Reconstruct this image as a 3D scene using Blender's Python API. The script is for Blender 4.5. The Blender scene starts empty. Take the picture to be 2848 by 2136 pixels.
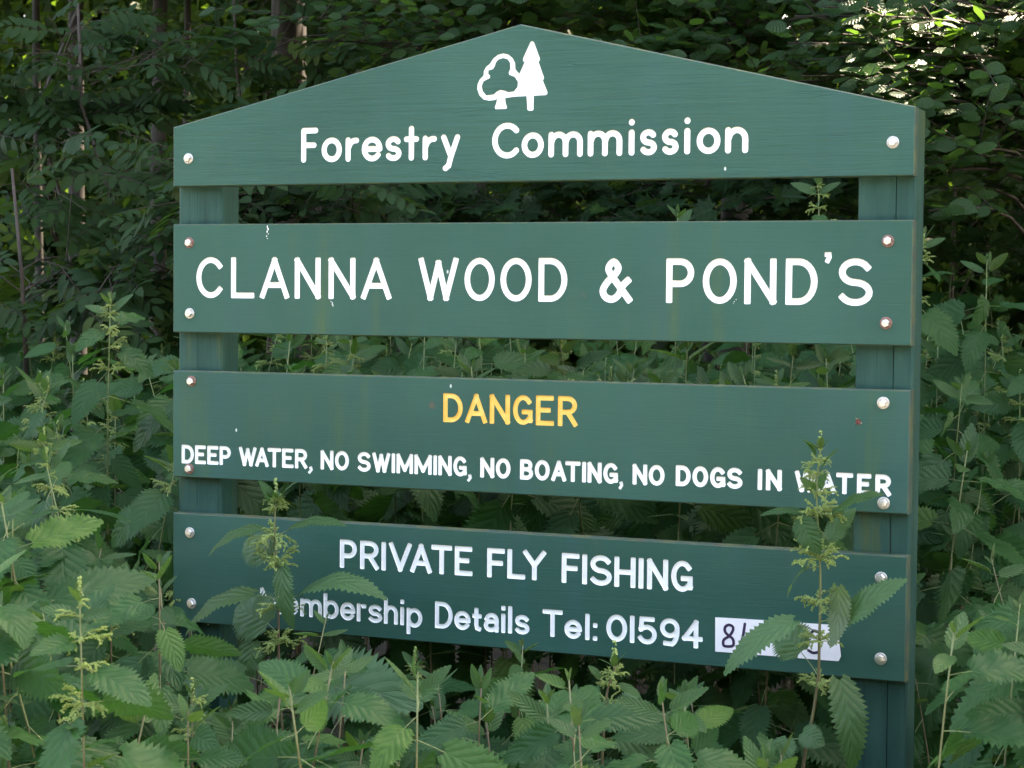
import bpy, math, random
import numpy as np
from mathutils import Vector, Matrix
from mathutils.geometry import delaunay_2d_cdt

# ------------------------------------------------------------------ camera, sky, sun, exposure
S = bpy.context.scene
COL = S.collection
OFF = 1.635                                  # height of the name board's top edge above the ground
F_PX, IW, IH = 5554.31, 2848.0, 2136.0
CAM = Vector((2.28273, -3.55769, -0.13537 + OFF))
YAW, PITCH, ROLL = math.radians(23.0383), math.radians(-2.6270), math.radians(0.50490)
FWD = Vector((-math.sin(YAW) * math.cos(PITCH), math.cos(YAW) * math.cos(PITCH), math.sin(PITCH)))
_r = Vector((math.cos(YAW), math.sin(YAW), 0)); _u = _r.cross(FWD)
RIGHT = _r * math.cos(ROLL) + _u * math.sin(ROLL)
UP = -_r * math.sin(ROLL) + _u * math.cos(ROLL)
cam_data = bpy.data.cameras.new('camera')
cam = bpy.data.objects.new('camera', cam_data); COL.objects.link(cam)
cam.matrix_world = Matrix(((RIGHT.x, UP.x, -FWD.x, CAM.x), (RIGHT.y, UP.y, -FWD.y, CAM.y),
                           (RIGHT.z, UP.z, -FWD.z, CAM.z), (0, 0, 0, 1)))
cam_data.sensor_width = 36.0
cam_data.lens = 36.0 * F_PX / IW
cam_data.clip_start, cam_data.clip_end = 0.05, 1000
cam_data.dof.use_dof = True
cam_data.dof.focus_distance = 4.15
cam_data.dof.aperture_fstop = 15.0
S.camera = cam

SUN_EL, SUN_AZ = math.radians(50), math.radians(32)          # azimuth from +y (behind the wood) towards +x
SUN_DIR = Vector((math.sin(SUN_AZ) * math.cos(SUN_EL), math.cos(SUN_AZ) * math.cos(SUN_EL), math.sin(SUN_EL)))
W = bpy.data.worlds.new('World'); S.world = W; W.use_nodes = True
wn = W.node_tree.nodes; wl = W.node_tree.links
sky = wn.new('ShaderNodeTexSky'); sky.sky_type = 'NISHITA'; sky.sun_disc = False
sky.sun_elevation = SUN_EL; sky.sun_rotation = SUN_AZ; sky.dust_density = 3.0; sky.air_density = 1.0; sky.ozone_density = 1.0
wl.new(sky.outputs[0], wn['Background'].inputs[0]); wn['Background'].inputs[1].default_value = 0.15
sl = bpy.data.lights.new('sun', 'SUN'); sl.energy = 4.0; sl.angle = math.radians(0.5); sl.color = (1.0, 0.95, 0.86)
so = bpy.data.objects.new('sun', sl); COL.objects.link(so)
so.rotation_euler = SUN_DIR.to_track_quat('Z', 'Y').to_euler(); so.location = (0, 0, 30)
S.view_settings.view_transform = 'Standard'; S.view_settings.look = 'None'
S.view_settings.exposure = 3.25; S.view_settings.gamma = 1.0; S.view_settings.use_curve_mapping = False
S.view_settings.use_white_balance = True
S.view_settings.white_balance_temperature = 8500; S.view_settings.white_balance_tint = 14
try:
    S.cycles.use_denoising = True
    S.cycles.max_bounces = 8; S.cycles.transparent_max_bounces = 4
except Exception:
    pass

rng = random.Random(7)
U = rng.uniform

# ------------------------------------------------------------------ pixel <-> world helpers (photograph pixels 2848 x 2136)
def ray(u, v):
    return (FWD * F_PX + RIGHT * (u - 1424) - UP * (v - 1068)) / F_PX
def PZ(u, v, z): return CAM + ray(u, v) * z                      # at camera depth z
def PY(u, v, y):                                                  # on the vertical plane y = const
    d = ray(u, v); return CAM + d * ((y - CAM.y) / d.y)
def proj(p):
    d = Vector(p) - CAM; z = d.dot(FWD)
    return 1424 + F_PX * d.dot(RIGHT) / z, 1068 - F_PX * d.dot(UP) / z, z

# ------------------------------------------------------------------ mesh / object helpers
class MB:
    def __init__(s): s.v = []; s.f = []; s.m = []; s.uv = []
    def face(s, pts, m=0, uv=None):
        b = len(s.v); s.v += [tuple(p) for p in pts]; s.f.append(tuple(range(b, b + len(pts)))); s.m.append(m)
        s.uv.append(uv)
    def add(s, verts, faces, m=0):
        b = len(s.v); s.v += [tuple(p) for p in verts]
        for f in faces: s.f.append(tuple(b + i for i in f)); s.m.append(m); s.uv.append(None)
    def tube(s, pts, rad, sides=6, m=0, cap=True, rot=0.0):
        pts = [Vector(p) for p in pts]; n = len(pts); b = len(s.v)
        ref = Vector((0.13, 0.97, 0.2)) if abs((pts[-1] - pts[0]).normalized().z) > 0.6 else Vector((0, 0, 1))
        for i, p in enumerate(pts):
            t = (pts[min(i + 1, n - 1)] - pts[max(i - 1, 0)]).normalized()
            a = t.cross(ref).normalized(); c = a.cross(t)
            r = rad[i] if hasattr(rad, '__len__') else rad
            for k in range(sides):
                th = rot + 2 * math.pi * k / sides
                s.v.append(tuple(p + a * (math.cos(th) * r) + c * (math.sin(th) * r)))
        for i in range(n - 1):
            for k in range(sides):
                k2 = (k + 1) % sides
                s.f.append((b + i * sides + k, b + i * sides + k2, b + (i + 1) * sides + k2, b + (i + 1) * sides + k)); s.m.append(m); s.uv.append(None)
        if cap:
            s.f.append(tuple(b + (n - 1) * sides + k for k in range(sides))); s.m.append(m); s.uv.append(None)
    def box(s, x0, x1, y0, y1, z0, z1, m=0):
        v = [(x, y, z) for x in (x0, x1) for y in (y0, y1) for z in (z0, z1)]
        s.add(v, [(0, 1, 3, 2), (4, 6, 7, 5), (0, 4, 5, 1), (2, 3, 7, 6), (0, 2, 6, 4), (1, 5, 7, 3)], m)
    def mesh(s, name, mats, smooth=False):
        me = bpy.data.meshes.new(name); me.from_pydata(s.v, [], s.f)
        for m in (mats if isinstance(mats, (list, tuple)) else [mats]): me.materials.append(m)
        if any(s.m): me.polygons.foreach_set('material_index', s.m)
        if any(u is not None for u in s.uv):
            l = me.uv_layers.new(name='UVMap'); co = []
            for f, u in zip(s.f, s.uv):
                for k in range(len(f)): co += list(u[k]) if u is not None else [0.0, 0.5]
            l.data.foreach_set('uv', co)
        if smooth: me.polygons.foreach_set('use_smooth', [True] * len(me.polygons))
        me.update(); return me
def obj(name, data, parent=None, mat=None, **props):
    o = bpy.data.objects.new(name, data); COL.objects.link(o)
    if parent is not None: o.parent = parent
    if mat is not None: o.matrix_basis = mat
    for k, v in props.items(): o[k] = v
    return o
def thing(name, label, cat, loc, group=None):
    o = bpy.data.objects.new(name, None); COL.objects.link(o); o.location = loc; o.empty_display_size = 0.1
    o['label'] = label; o['category'] = cat
    if group: o['group'] = group
    return o

# ------------------------------------------------------------------ materials
class NT:
    def __init__(s, name):
        s.mat = bpy.data.materials.new(name); s.mat.use_nodes = True
        s.n = s.mat.node_tree.nodes; s.l = s.mat.node_tree.links
        s.p = s.n['Principled BSDF']; s.out = s.n['Material Output']
    def node(s, t, ins=None, **kw):
        nd = s.n.new(t)
        for k, v in kw.items(): setattr(nd, k, v)
        for k, v in (ins or {}).items(): s.set(nd.inputs[k], v)
        return nd
    def set(s, sock, v):
        if hasattr(v, 'is_output') or isinstance(v, bpy.types.NodeSocket): s.l.new(v, sock)
        else: sock.default_value = v
    def math(s, op, a, b=0.0, c=0.0, clamp=False):
        nd = s.node('ShaderNodeMath', {0: a, 1: b, 2: c}, operation=op); nd.use_clamp = clamp; return nd.outputs[0]
    def mapr(s, v, a, b, c=0.0, d=1.0, t='SMOOTHSTEP'):
        nd = s.node('ShaderNodeMapRange', {0: v, 1: a, 2: b, 3: c, 4: d}); nd.interpolation_type = t; return nd.outputs[0]
    def mix(s, f, a, b):
        nd = s.node('ShaderNodeMix', data_type='RGBA'); s.set(nd.inputs[0], f); s.set(nd.inputs[6], a); s.set(nd.inputs[7], b); return nd.outputs[2]
    def noise(s, vec, scale, detail=3.0, rough=0.55, dist=0.0):
        nd = s.node('ShaderNodeTexNoise', {'Scale': scale, 'Detail': detail, 'Roughness': rough, 'Distortion': dist}); s.set(nd.inputs['Vector'], vec); return nd.outputs[0]
    def scaled(s, vec, sc, loc=(0, 0, 0)):
        nd = s.node('ShaderNodeMapping'); s.set(nd.inputs['Vector'], vec); nd.inputs['Scale'].default_value = sc; nd.inputs['Location'].default_value = loc; return nd.outputs[0]
    def bump(s, h, strength=0.5, dist=0.002, normal=None):
        nd = s.node('ShaderNodeBump', {'Height': h, 'Strength': strength, 'Distance': dist})
        if normal is not None: s.set(nd.inputs['Normal'], normal)
        return nd.outputs[0]
    def rgb(s, c): return (c[0], c[1], c[2], 1.0)

GREEN = (0.052, 0.142, 0.112)
def board_paint(name, grain, streak, spots, seed):
    t = NT(name); oc = t.node('ShaderNodeTexCoord').outputs['Object']
    oc = t.scaled(oc, (1, 1, 1), (seed * 3.1, 0, seed * 1.7))
    c = t.mix(t.mapr(t.noise(oc, 2.2, 4), .3, .75), t.rgb((0.015, 0.075, 0.057)), t.rgb((0.023, 0.095, 0.072)))
    c = t.mix(t.mapr(t.noise(t.scaled(oc, (1.2, 1, 60)), 4, 4), .45, .8, 0, .25), c, t.rgb((0.022, 0.068, 0.055)))
    # weather streaks running down, mossy
    st = t.mapr(t.noise(t.scaled(oc, (15, 1, .9)), 1.0, 5, .68), .46, .80)
    st = t.math('MULTIPLY', st, t.mapr(t.noise(oc, 3.1, 5, .65), .40, .72))
    st = t.math('MULTIPLY', st, t.mapr(t.noise(t.scaled(oc, (60, 1, 14)), 1.5, 5, .7), .22, .52))
    c = t.mix(t.math('MULTIPLY', st, streak), c, t.rgb((0.075, 0.115, 0.03)))
    # a bluish fade
    c = t.mix(t.mapr(t.noise(t.scaled(oc, (9, 1, 1.0)), 1.0, 3), .5, .75, 0, .3), c, t.rgb((0.024, 0.086, 0.095)))
    # rubbed pinkish spots
    vo = t.node('ShaderNodeTexVoronoi', {'Scale': 9.0}); t.set(vo.inputs['Vector'], oc)
    rs = t.math('LESS_THAN', t.node('ShaderNodeSeparateColor', {0: vo.outputs['Color']}).outputs[0], spots)
    d = t.math('ADD', vo.outputs['Distance'], t.math('MULTIPLY', t.noise(oc, 120, 3), 0.09))
    c = t.mix(t.math('MULTIPLY', t.math('MULTIPLY', t.mapr(d, .085, .15, 1, 0), rs), .55), c, t.rgb((0.15, 0.085, 0.06)))
    # tiny pale flecks (droppings, chips)
    vo2 = t.node('ShaderNodeTexVoronoi', {'Scale': 26.0}); t.set(vo2.inputs['Vector'], t.scaled(oc, (1, 1, .55)))
    rs2 = t.math('LESS_THAN', t.node('ShaderNodeSeparateColor', {0: vo2.outputs['Color']}).outputs[1], 0.006)
    c = t.mix(t.math('MULTIPLY', t.mapr(vo2.outputs['Distance'], .03, .07, 1, 0), rs2), c, t.rgb((0.55, 0.6, 0.58)))
    # green lichen along the top of the edges comes from the edge material; dust film
    t.set(t.p.inputs['Base Color'], c)
    t.set(t.p.inputs['Roughness'], t.mapr(t.noise(oc, 14, 4), .3, .7, .38, .52)); t.p.inputs['Specular IOR Level'].default_value = .27
    gx = t.noise(t.scaled(oc, (1.6, 1, 46), (0, 0, 0)), 2.2, 6, .62, 1.1)
    cr = t.noise(t.scaled(oc, (0.75, 1, 34), (4, 0, 2)), 2.0, 3, .5, 1.6)
    crack = t.mapr(t.math('ABSOLUTE', t.math('SUBTRACT', cr, .5)), 0, .012, 0, 1)
    crack = t.math('MAXIMUM', crack, t.mapr(t.noise(oc, 2.6, 2), .46, .54, 0, 1))
    fine = t.noise(t.scaled(oc, (6, 1, 150)), 2, 4)
    h = t.math('ADD', t.math('MULTIPLY', gx, grain), t.math('MULTIPLY', fine, .25 + grain * .3))
    h = t.math('ADD', h, t.math('MULTIPLY', crack, grain * 0.9))
    t.set(t.p.inputs['Normal'], t.bump(h, .42 if grain > .5 else .32, .004))
    return t.mat
M = {}
M['b1'] = board_paint('green_paint_gable', 1.0, .25, .05, 1)
M['b2'] = board_paint('green_paint_name', .16, 1.0, .05, 2)
M['b3'] = board_paint('green_paint_danger', .10, .7, .09, 3)
M['b4'] = board_paint('green_paint_fishing', .14, .35, .16, 4)

def post_paint():
    t = NT('post_paint'); oc = t.node('ShaderNodeTexCoord').outputs['Object']
    g = t.noise(t.scaled(oc, (70, 70, 2.2)), 1.6, 6, .65, .6)
    c = t.mix(t.mapr(t.noise(t.scaled(oc, (14, 14, 2)), 2, 4), .35, .7), t.rgb((0.012, 0.056, 0.045)), t.rgb((0.021, 0.078, 0.063)))
    c = t.mix(t.mapr(g, .30, .46, .7, 0), c, t.rgb((0.010, 0.032, 0.030)))
    c = t.mix(t.mapr(t.noise(t.scaled(oc, (10, 10, 1.5)), 2, 4), .55, .75, 0, .75), c, t.rgb((0.055, 0.082, 0.028)))
    vo = t.node('ShaderNodeTexVoronoi', {'Scale': 8.0}); t.set(vo.inputs['Vector'], oc)
    rs = t.math('LESS_THAN', t.node('ShaderNodeSeparateColor', {0: vo.outputs['Color']}).outputs[0], .18)
    d = t.math('ADD', vo.outputs['Distance'], t.math('MULTIPLY', t.noise(oc, 90, 3), .12))
    c = t.mix(t.math('MULTIPLY', t.mapr(d, .12, .2, .6, 0), rs), c, t.rgb((0.15, 0.06, 0.035)))
    t.set(t.p.inputs['Base Color'], c); t.p.inputs['Roughness'].default_value = .55
    t.p.inputs['Specular IOR Level'].default_value = .2
    t.set(t.p.inputs['Normal'], t.bump(t.math('ADD', g, t.math('MULTIPLY', t.noise(oc, 160, 3), .25)), .6, .004))
    return t.mat
M['post'] = post_paint()
def edge_paint():
    t = NT('board_edge'); oc = t.node('ShaderNodeTexCoord').outputs['Object']
    c = t.mix(t.mapr(t.noise(t.scaled(oc, (5, 5, 5)), 6, 4), .35, .7), t.rgb((0.022, 0.060, 0.048)), t.rgb((0.06, 0.085, 0.035)))
    c = t.mix(t.mapr(t.noise(oc, 40, 4), .55, .7, 0, .7), c, t.rgb((0.06, 0.045, 0.03)))
    t.set(t.p.inputs['Base Color'], c); t.p.inputs['Roughness'].default_value = .6
    t.set(t.p.inputs['Normal'], t.bump(t.noise(t.scaled(oc, (3, 60, 60)), 4, 4), .4, .002))
    return t.mat
M['edge'] = edge_paint()
def letter_paint(name, ca, cb, cd):
    t = NT(name); oc = t.node('ShaderNodeTexCoord').outputs['Object']
    c = t.mix(t.mapr(t.noise(oc, 45, 4), .4, .7), t.rgb(ca), t.rgb(cb))
    c = t.mix(t.mapr(t.noise(oc, 130, 4, .7), .62, .74, 0, .6), c, t.rgb(cd))
    t.set(t.p.inputs['Base Color'], c); t.p.inputs['Roughness'].default_value = .5
    t.set(t.p.inputs['Normal'], t.bump(t.noise(oc, 90, 3), .25, .0015))
    return t.mat
M['white'] = letter_paint('white_letter_paint', (.86, .85, .85), (.89, .88, .88), (.60, .53, .50))
M['yellow'] = letter_paint('yellow_letter_paint', (.82, .52, .11), (.86, .60, .17), (.50, .26, .06))
def simple(name, col, rough=.5, metal=0.0, var=.25, scale=30):
    t = NT(name); oc = t.node('ShaderNodeTexCoord').outputs['Object']
    d = tuple(x * (1 - var) for x in col)
    t.set(t.p.inputs['Base Color'], t.mix(t.mapr(t.noise(oc, scale, 4), .35, .7), t.rgb(d), t.rgb(col)))
    t.p.inputs['Roughness'].default_value = rough; t.p.inputs['Metallic'].default_value = metal
    t.set(t.p.inputs['Normal'], t.bump(t.noise(oc, scale * 3, 3), .2, .001))
    return t.mat
M['steel'] = simple('galvanised_steel', (.78, .76, .74), .32, .85, .2, 200)
M['washer'] = simple('zinc_washer', (.66, .63, .60), .38, .75, .3, 220)
M['rust'] = simple('rusted_washer', (.32, .17, .14), .55, .45, .5, 260)
M['hole'] = simple('rotten_wood', (.20, .045, .035), .7, 0, .8, 300)
M['splinter'] = simple('splintered_wood', (.42, .33, .28), .7)
M['plate'] = simple('white_plate', (.84, .80, .84), .4, 0, .06, 40)
M['ink'] = simple('marker_ink', (.030, .012, .060), .45, 0, .3, 60)

def leaf_mat(name, base, alt, young, under, veins=9.0, slant=2.0, vein_col=None, transl=.28, rough=.42, bumpk=.6, trcol=(.16, .34, .04), blot=True, spec=.5):
    t = NT(name)
    uv = t.node('ShaderNodeUVMap').outputs[0]
    sp = t.node('ShaderNodeSeparateXYZ'); t.set(sp.inputs[0], uv)
    a = t.math('MULTIPLY', t.math('ABSOLUTE', t.math('SUBTRACT', sp.outputs[1], .5)), 2.0)
    s = t.math('FRACT', t.math('SUBTRACT', t.math('MULTIPLY', sp.outputs[0], veins), t.math('MULTIPLY', a, slant)))
    s = t.math('ADD', s, t.math('MULTIPLY', t.math('SUBTRACT', t.noise(t.scaled(uv, (6, 4, 1)), 2, 2), .5), .25))
    v = t.math('ABSOLUTE', t.math('SUBTRACT', t.math('FRACT', t.math('ADD', s, 1.0)), .5))     # .5 on the vein, 0 between veins
    vein = t.math('MAXIMUM', t.mapr(v, .40, .5), t.mapr(a, .0, .07, 1, 0))
    oi = t.node('ShaderNodeObjectInfo').outputs['Random']
    oc = t.node('ShaderNodeTexCoord').outputs['Object']
    c = t.mix(t.mapr(oi, .15, .85), t.rgb(base), t.rgb(alt))
    c = t.mix(t.mapr(t.math('FRACT', t.math('MULTIPLY', oi, 37.7)), .90, .97), c, t.rgb(young))
    n = t.noise(t.scaled(uv, (5, 3, 1)), 2.5, 5, .6)
    c = t.mix(t.mapr(n, .35, .7, 0, .35), c, t.rgb(tuple(x * .6 for x in base)))
    if blot:
        c = t.mix(t.mapr(t.noise(t.scaled(uv, (9, 6, 1)), 3, 4), .68, .76, 0, .4), c, t.rgb((.075, .075, .025)))
    c = t.mix(t.math('MULTIPLY', vein, .32), c, t.rgb(vein_col or tuple(min(1, x * 1.7 + .02) for x in base)))
    geo = t.node('ShaderNodeNewGeometry')
    cu = t.mix(t.math('MULTIPLY', vein, .5), t.rgb(under), t.rgb(tuple(min(1, x * 1.5 + .03) for x in under)))
    c = t.mix(geo.outputs['Backfacing'], c, cu)
    t.set(t.p.inputs['Base Color'], c); t.p.inputs['Roughness'].default_value = rough
    t.p.inputs['Specular IOR Level'].default_value = spec
    pil = t.math('SUBTRACT', t.math('MULTIPLY', t.mapr(v, 0, .5, 1, 0), .7), t.math('MULTIPLY', vein, .6))
    nb = t.bump(t.math('ADD', pil, t.math('MULTIPLY', n, .35)), bumpk, .004)
    t.set(t.p.inputs['Normal'], nb)
    tr = t.node('ShaderNodeBsdfTranslucent', {'Color': t.rgb(trcol)})
    mx = t.node('ShaderNodeMixShader', {0: transl}); t.l.new(t.p.outputs[0], mx.inputs[1]); t.l.new(tr.outputs[0], mx.inputs[2])
    t.l.new(mx.outputs[0], t.out.inputs['Surface'])
    return t.mat
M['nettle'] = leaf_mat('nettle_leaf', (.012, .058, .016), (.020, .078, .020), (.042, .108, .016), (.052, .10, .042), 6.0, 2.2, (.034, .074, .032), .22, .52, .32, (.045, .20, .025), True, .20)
M['nettle_hero'] = leaf_mat('nettle_lit_leaf', (.050, .125, .046), (.060, .140, .050), (.05, .11, .03), (.10, .145, .075), 6.0, 2.2, (.075, .15, .07), .26, .48, .35, (.10, .27, .035), True, .34)  # paler copy of the nettle leaf; stronger light on front plants put into its colour
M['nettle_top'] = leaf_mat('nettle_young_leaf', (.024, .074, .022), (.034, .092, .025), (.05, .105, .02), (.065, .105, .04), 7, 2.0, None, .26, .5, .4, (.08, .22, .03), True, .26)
M['ash'] = leaf_mat('ash_leaf', (.011, .034, .011), (.017, .044, .014), (.05, .075, .014), (.028, .050, .026), 9, 2, None, .20, .5, .3, (.07, .18, .02), False, .10)
M['beech'] = leaf_mat('beech_leaf', (.014, .044, .014), (.020, .056, .017), (.03, .085, .014), (.03, .06, .026), 7, 1.2, None, .28, .34, .5, (.16, .36, .04), False, .30)
M['hazel'] = leaf_mat('maple_leaf', (.010, .030, .011), (.014, .038, .013), (.03, .07, .014), (.026, .046, .024), 6, 1.6, None, .20, .5, .4, (.06, .16, .02), False, .10)
M['far'] = leaf_mat('woodland_leaf', (.012, .034, .009), (.018, .044, .010), (.03, .065, .012), (.02, .04, .015), 6, 1.6, None, .24, .5, .2, (.18, .34, .03), False, .15)

def stem_mat():
    t = NT('nettle_stem'); oc = t.node('ShaderNodeTexCoord').outputs['Object']
    sp = t.node('ShaderNodeSeparateXYZ'); t.set(sp.inputs[0], oc)
    oi = t.node('ShaderNodeObjectInfo').outputs['Random']
    hgt = t.math('ADD', sp.outputs[2], t.math('MULTIPLY', oi, .35))
    c = t.mix(t.mapr(hgt, .85, 1.35), t.rgb((.12, .065, .04)), t.rgb((.12, .17, .05)))
    c = t.mix(t.mapr(t.noise(t.scaled(oc, (300, 300, 6)), 1, 2), .4, .65, 0, .6), c, t.rgb((.15, .19, .08)))
    t.set(t.p.inputs['Base Color'], c); t.p.inputs['Roughness'].default_value = .5
    return t.mat
M['stem'] = stem_mat()
M['petiole'] = simple('nettle_petiole', (.15, .20, .075), .5)
M['flower'] = simple('nettle_flower', (.24, .34, .085), .6, 0, .35, 300)
M['bark'] = simple('dark_bark', (.024, .020, .016), .85, 0, .5, 12)
M['twig'] = simple('brown_twig', (.042, .030, .021), .7, 0, .4, 40)
M['seed'] = simple('grass_seed', (.55, .58, .36), .6, 0, .3, 200)
M['straw'] = simple('grass_stem', (.28, .32, .14), .6)
def ground_mat():
    t = NT('leaf_litter'); oc = t.node('ShaderNodeTexCoord').outputs['Object']
    c = t.mix(t.mapr(t.noise(oc, 6, 6, .65), .35, .7), t.rgb((.018, .014, .010)), t.rgb((.045, .034, .020)))
    c = t.mix(t.mapr(t.noise(oc, 1.1, 4), .5, .65, 0, .7), c, t.rgb((.035, .055, .018)))
    t.set(t.p.inputs['Base Color'], c); t.p.inputs['Roughness'].default_value = .9
    t.set(t.p.inputs['Normal'], t.bump(t.noise(oc, 18, 6, .7), .8, .03))
    return t.mat
M['ground'] = ground_mat()
M['track'] = simple('bounce_gravel_track', (.42, .39, .34), .9, 0, .35, 25)
M['verge'] = simple('verge_grass', (.07, .12, .035), .9, 0, .5, 14)

# ------------------------------------------------------------------ setting
def sheet(name, x0, x1, y0, y1, z, mat, n=1, amp=0.0):
    b = MB(); vs = []
    for j in range(n + 1):
        for i in range(n + 1):
            vs.append((x0 + (x1 - x0) * i / n, y0 + (y1 - y0) * j / n, z + amp * (math.sin(i * 1.7) * math.cos(j * 2.3))))
    b.add(vs, [(j * (n + 1) + i, j * (n + 1) + i + 1, (j + 1) * (n + 1) + i + 1, (j + 1) * (n + 1) + i) for j in range(n) for i in range(n)])
    o = obj(name, b.mesh(name, mat)); o['kind'] = 'structure'; return o
sheet('ground', -400, 400, -400, 400, 0.0, M['ground'])
sheet('verge', -80, 80, -3.9, -2.7, 0.004, M['verge'])
sheet('track', -80, 80, -11, -3.9, 0.004, M['track'])  # unseen; widened and paled to bounce sunlight onto the lower boards

# ------------------------------------------------------------------ stroke alphabet for the routed lettering
def arc(cx, cy, rx, ry, a0, a1, n=None):
    n = n or max(4, int(abs(a1 - a0) / 14))
    return [(cx + rx * math.cos(math.radians(a0 + (a1 - a0) * i / n)), cy + ry * math.sin(math.radians(a0 + (a1 - a0) * i / n))) for i in range(n + 1)]
def crv(pts, k=4):
    out = []
    P = [pts[0]] + list(pts) + [pts[-1]]
    for i in range(1, len(P) - 2):
        p0, p1, p2, p3 = P[i - 1], P[i], P[i + 1], P[i + 2]
        for j in range(k):
            t = j / k
            out.append(tuple(.5 * (2 * b + (c - a) * t + (2 * a - 5 * b + 4 * c - d) * t * t + (3 * b - a - 3 * c + d) * t ** 3) for a, b, c, d in zip(p0, p1, p2, p3)))
    out.append(tuple(pts[-1])); return out
def loop(cx, cy, rx, ry): return [arc(cx, cy, rx, ry, 0, 360, 28)]
XH, DS = 0.71, -0.32
S_ = [arc(.5, .745, .47, .255, 28, 270, 14) + arc(.5, .245, .5, .245, 90, -152, 14)[1:]]
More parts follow.
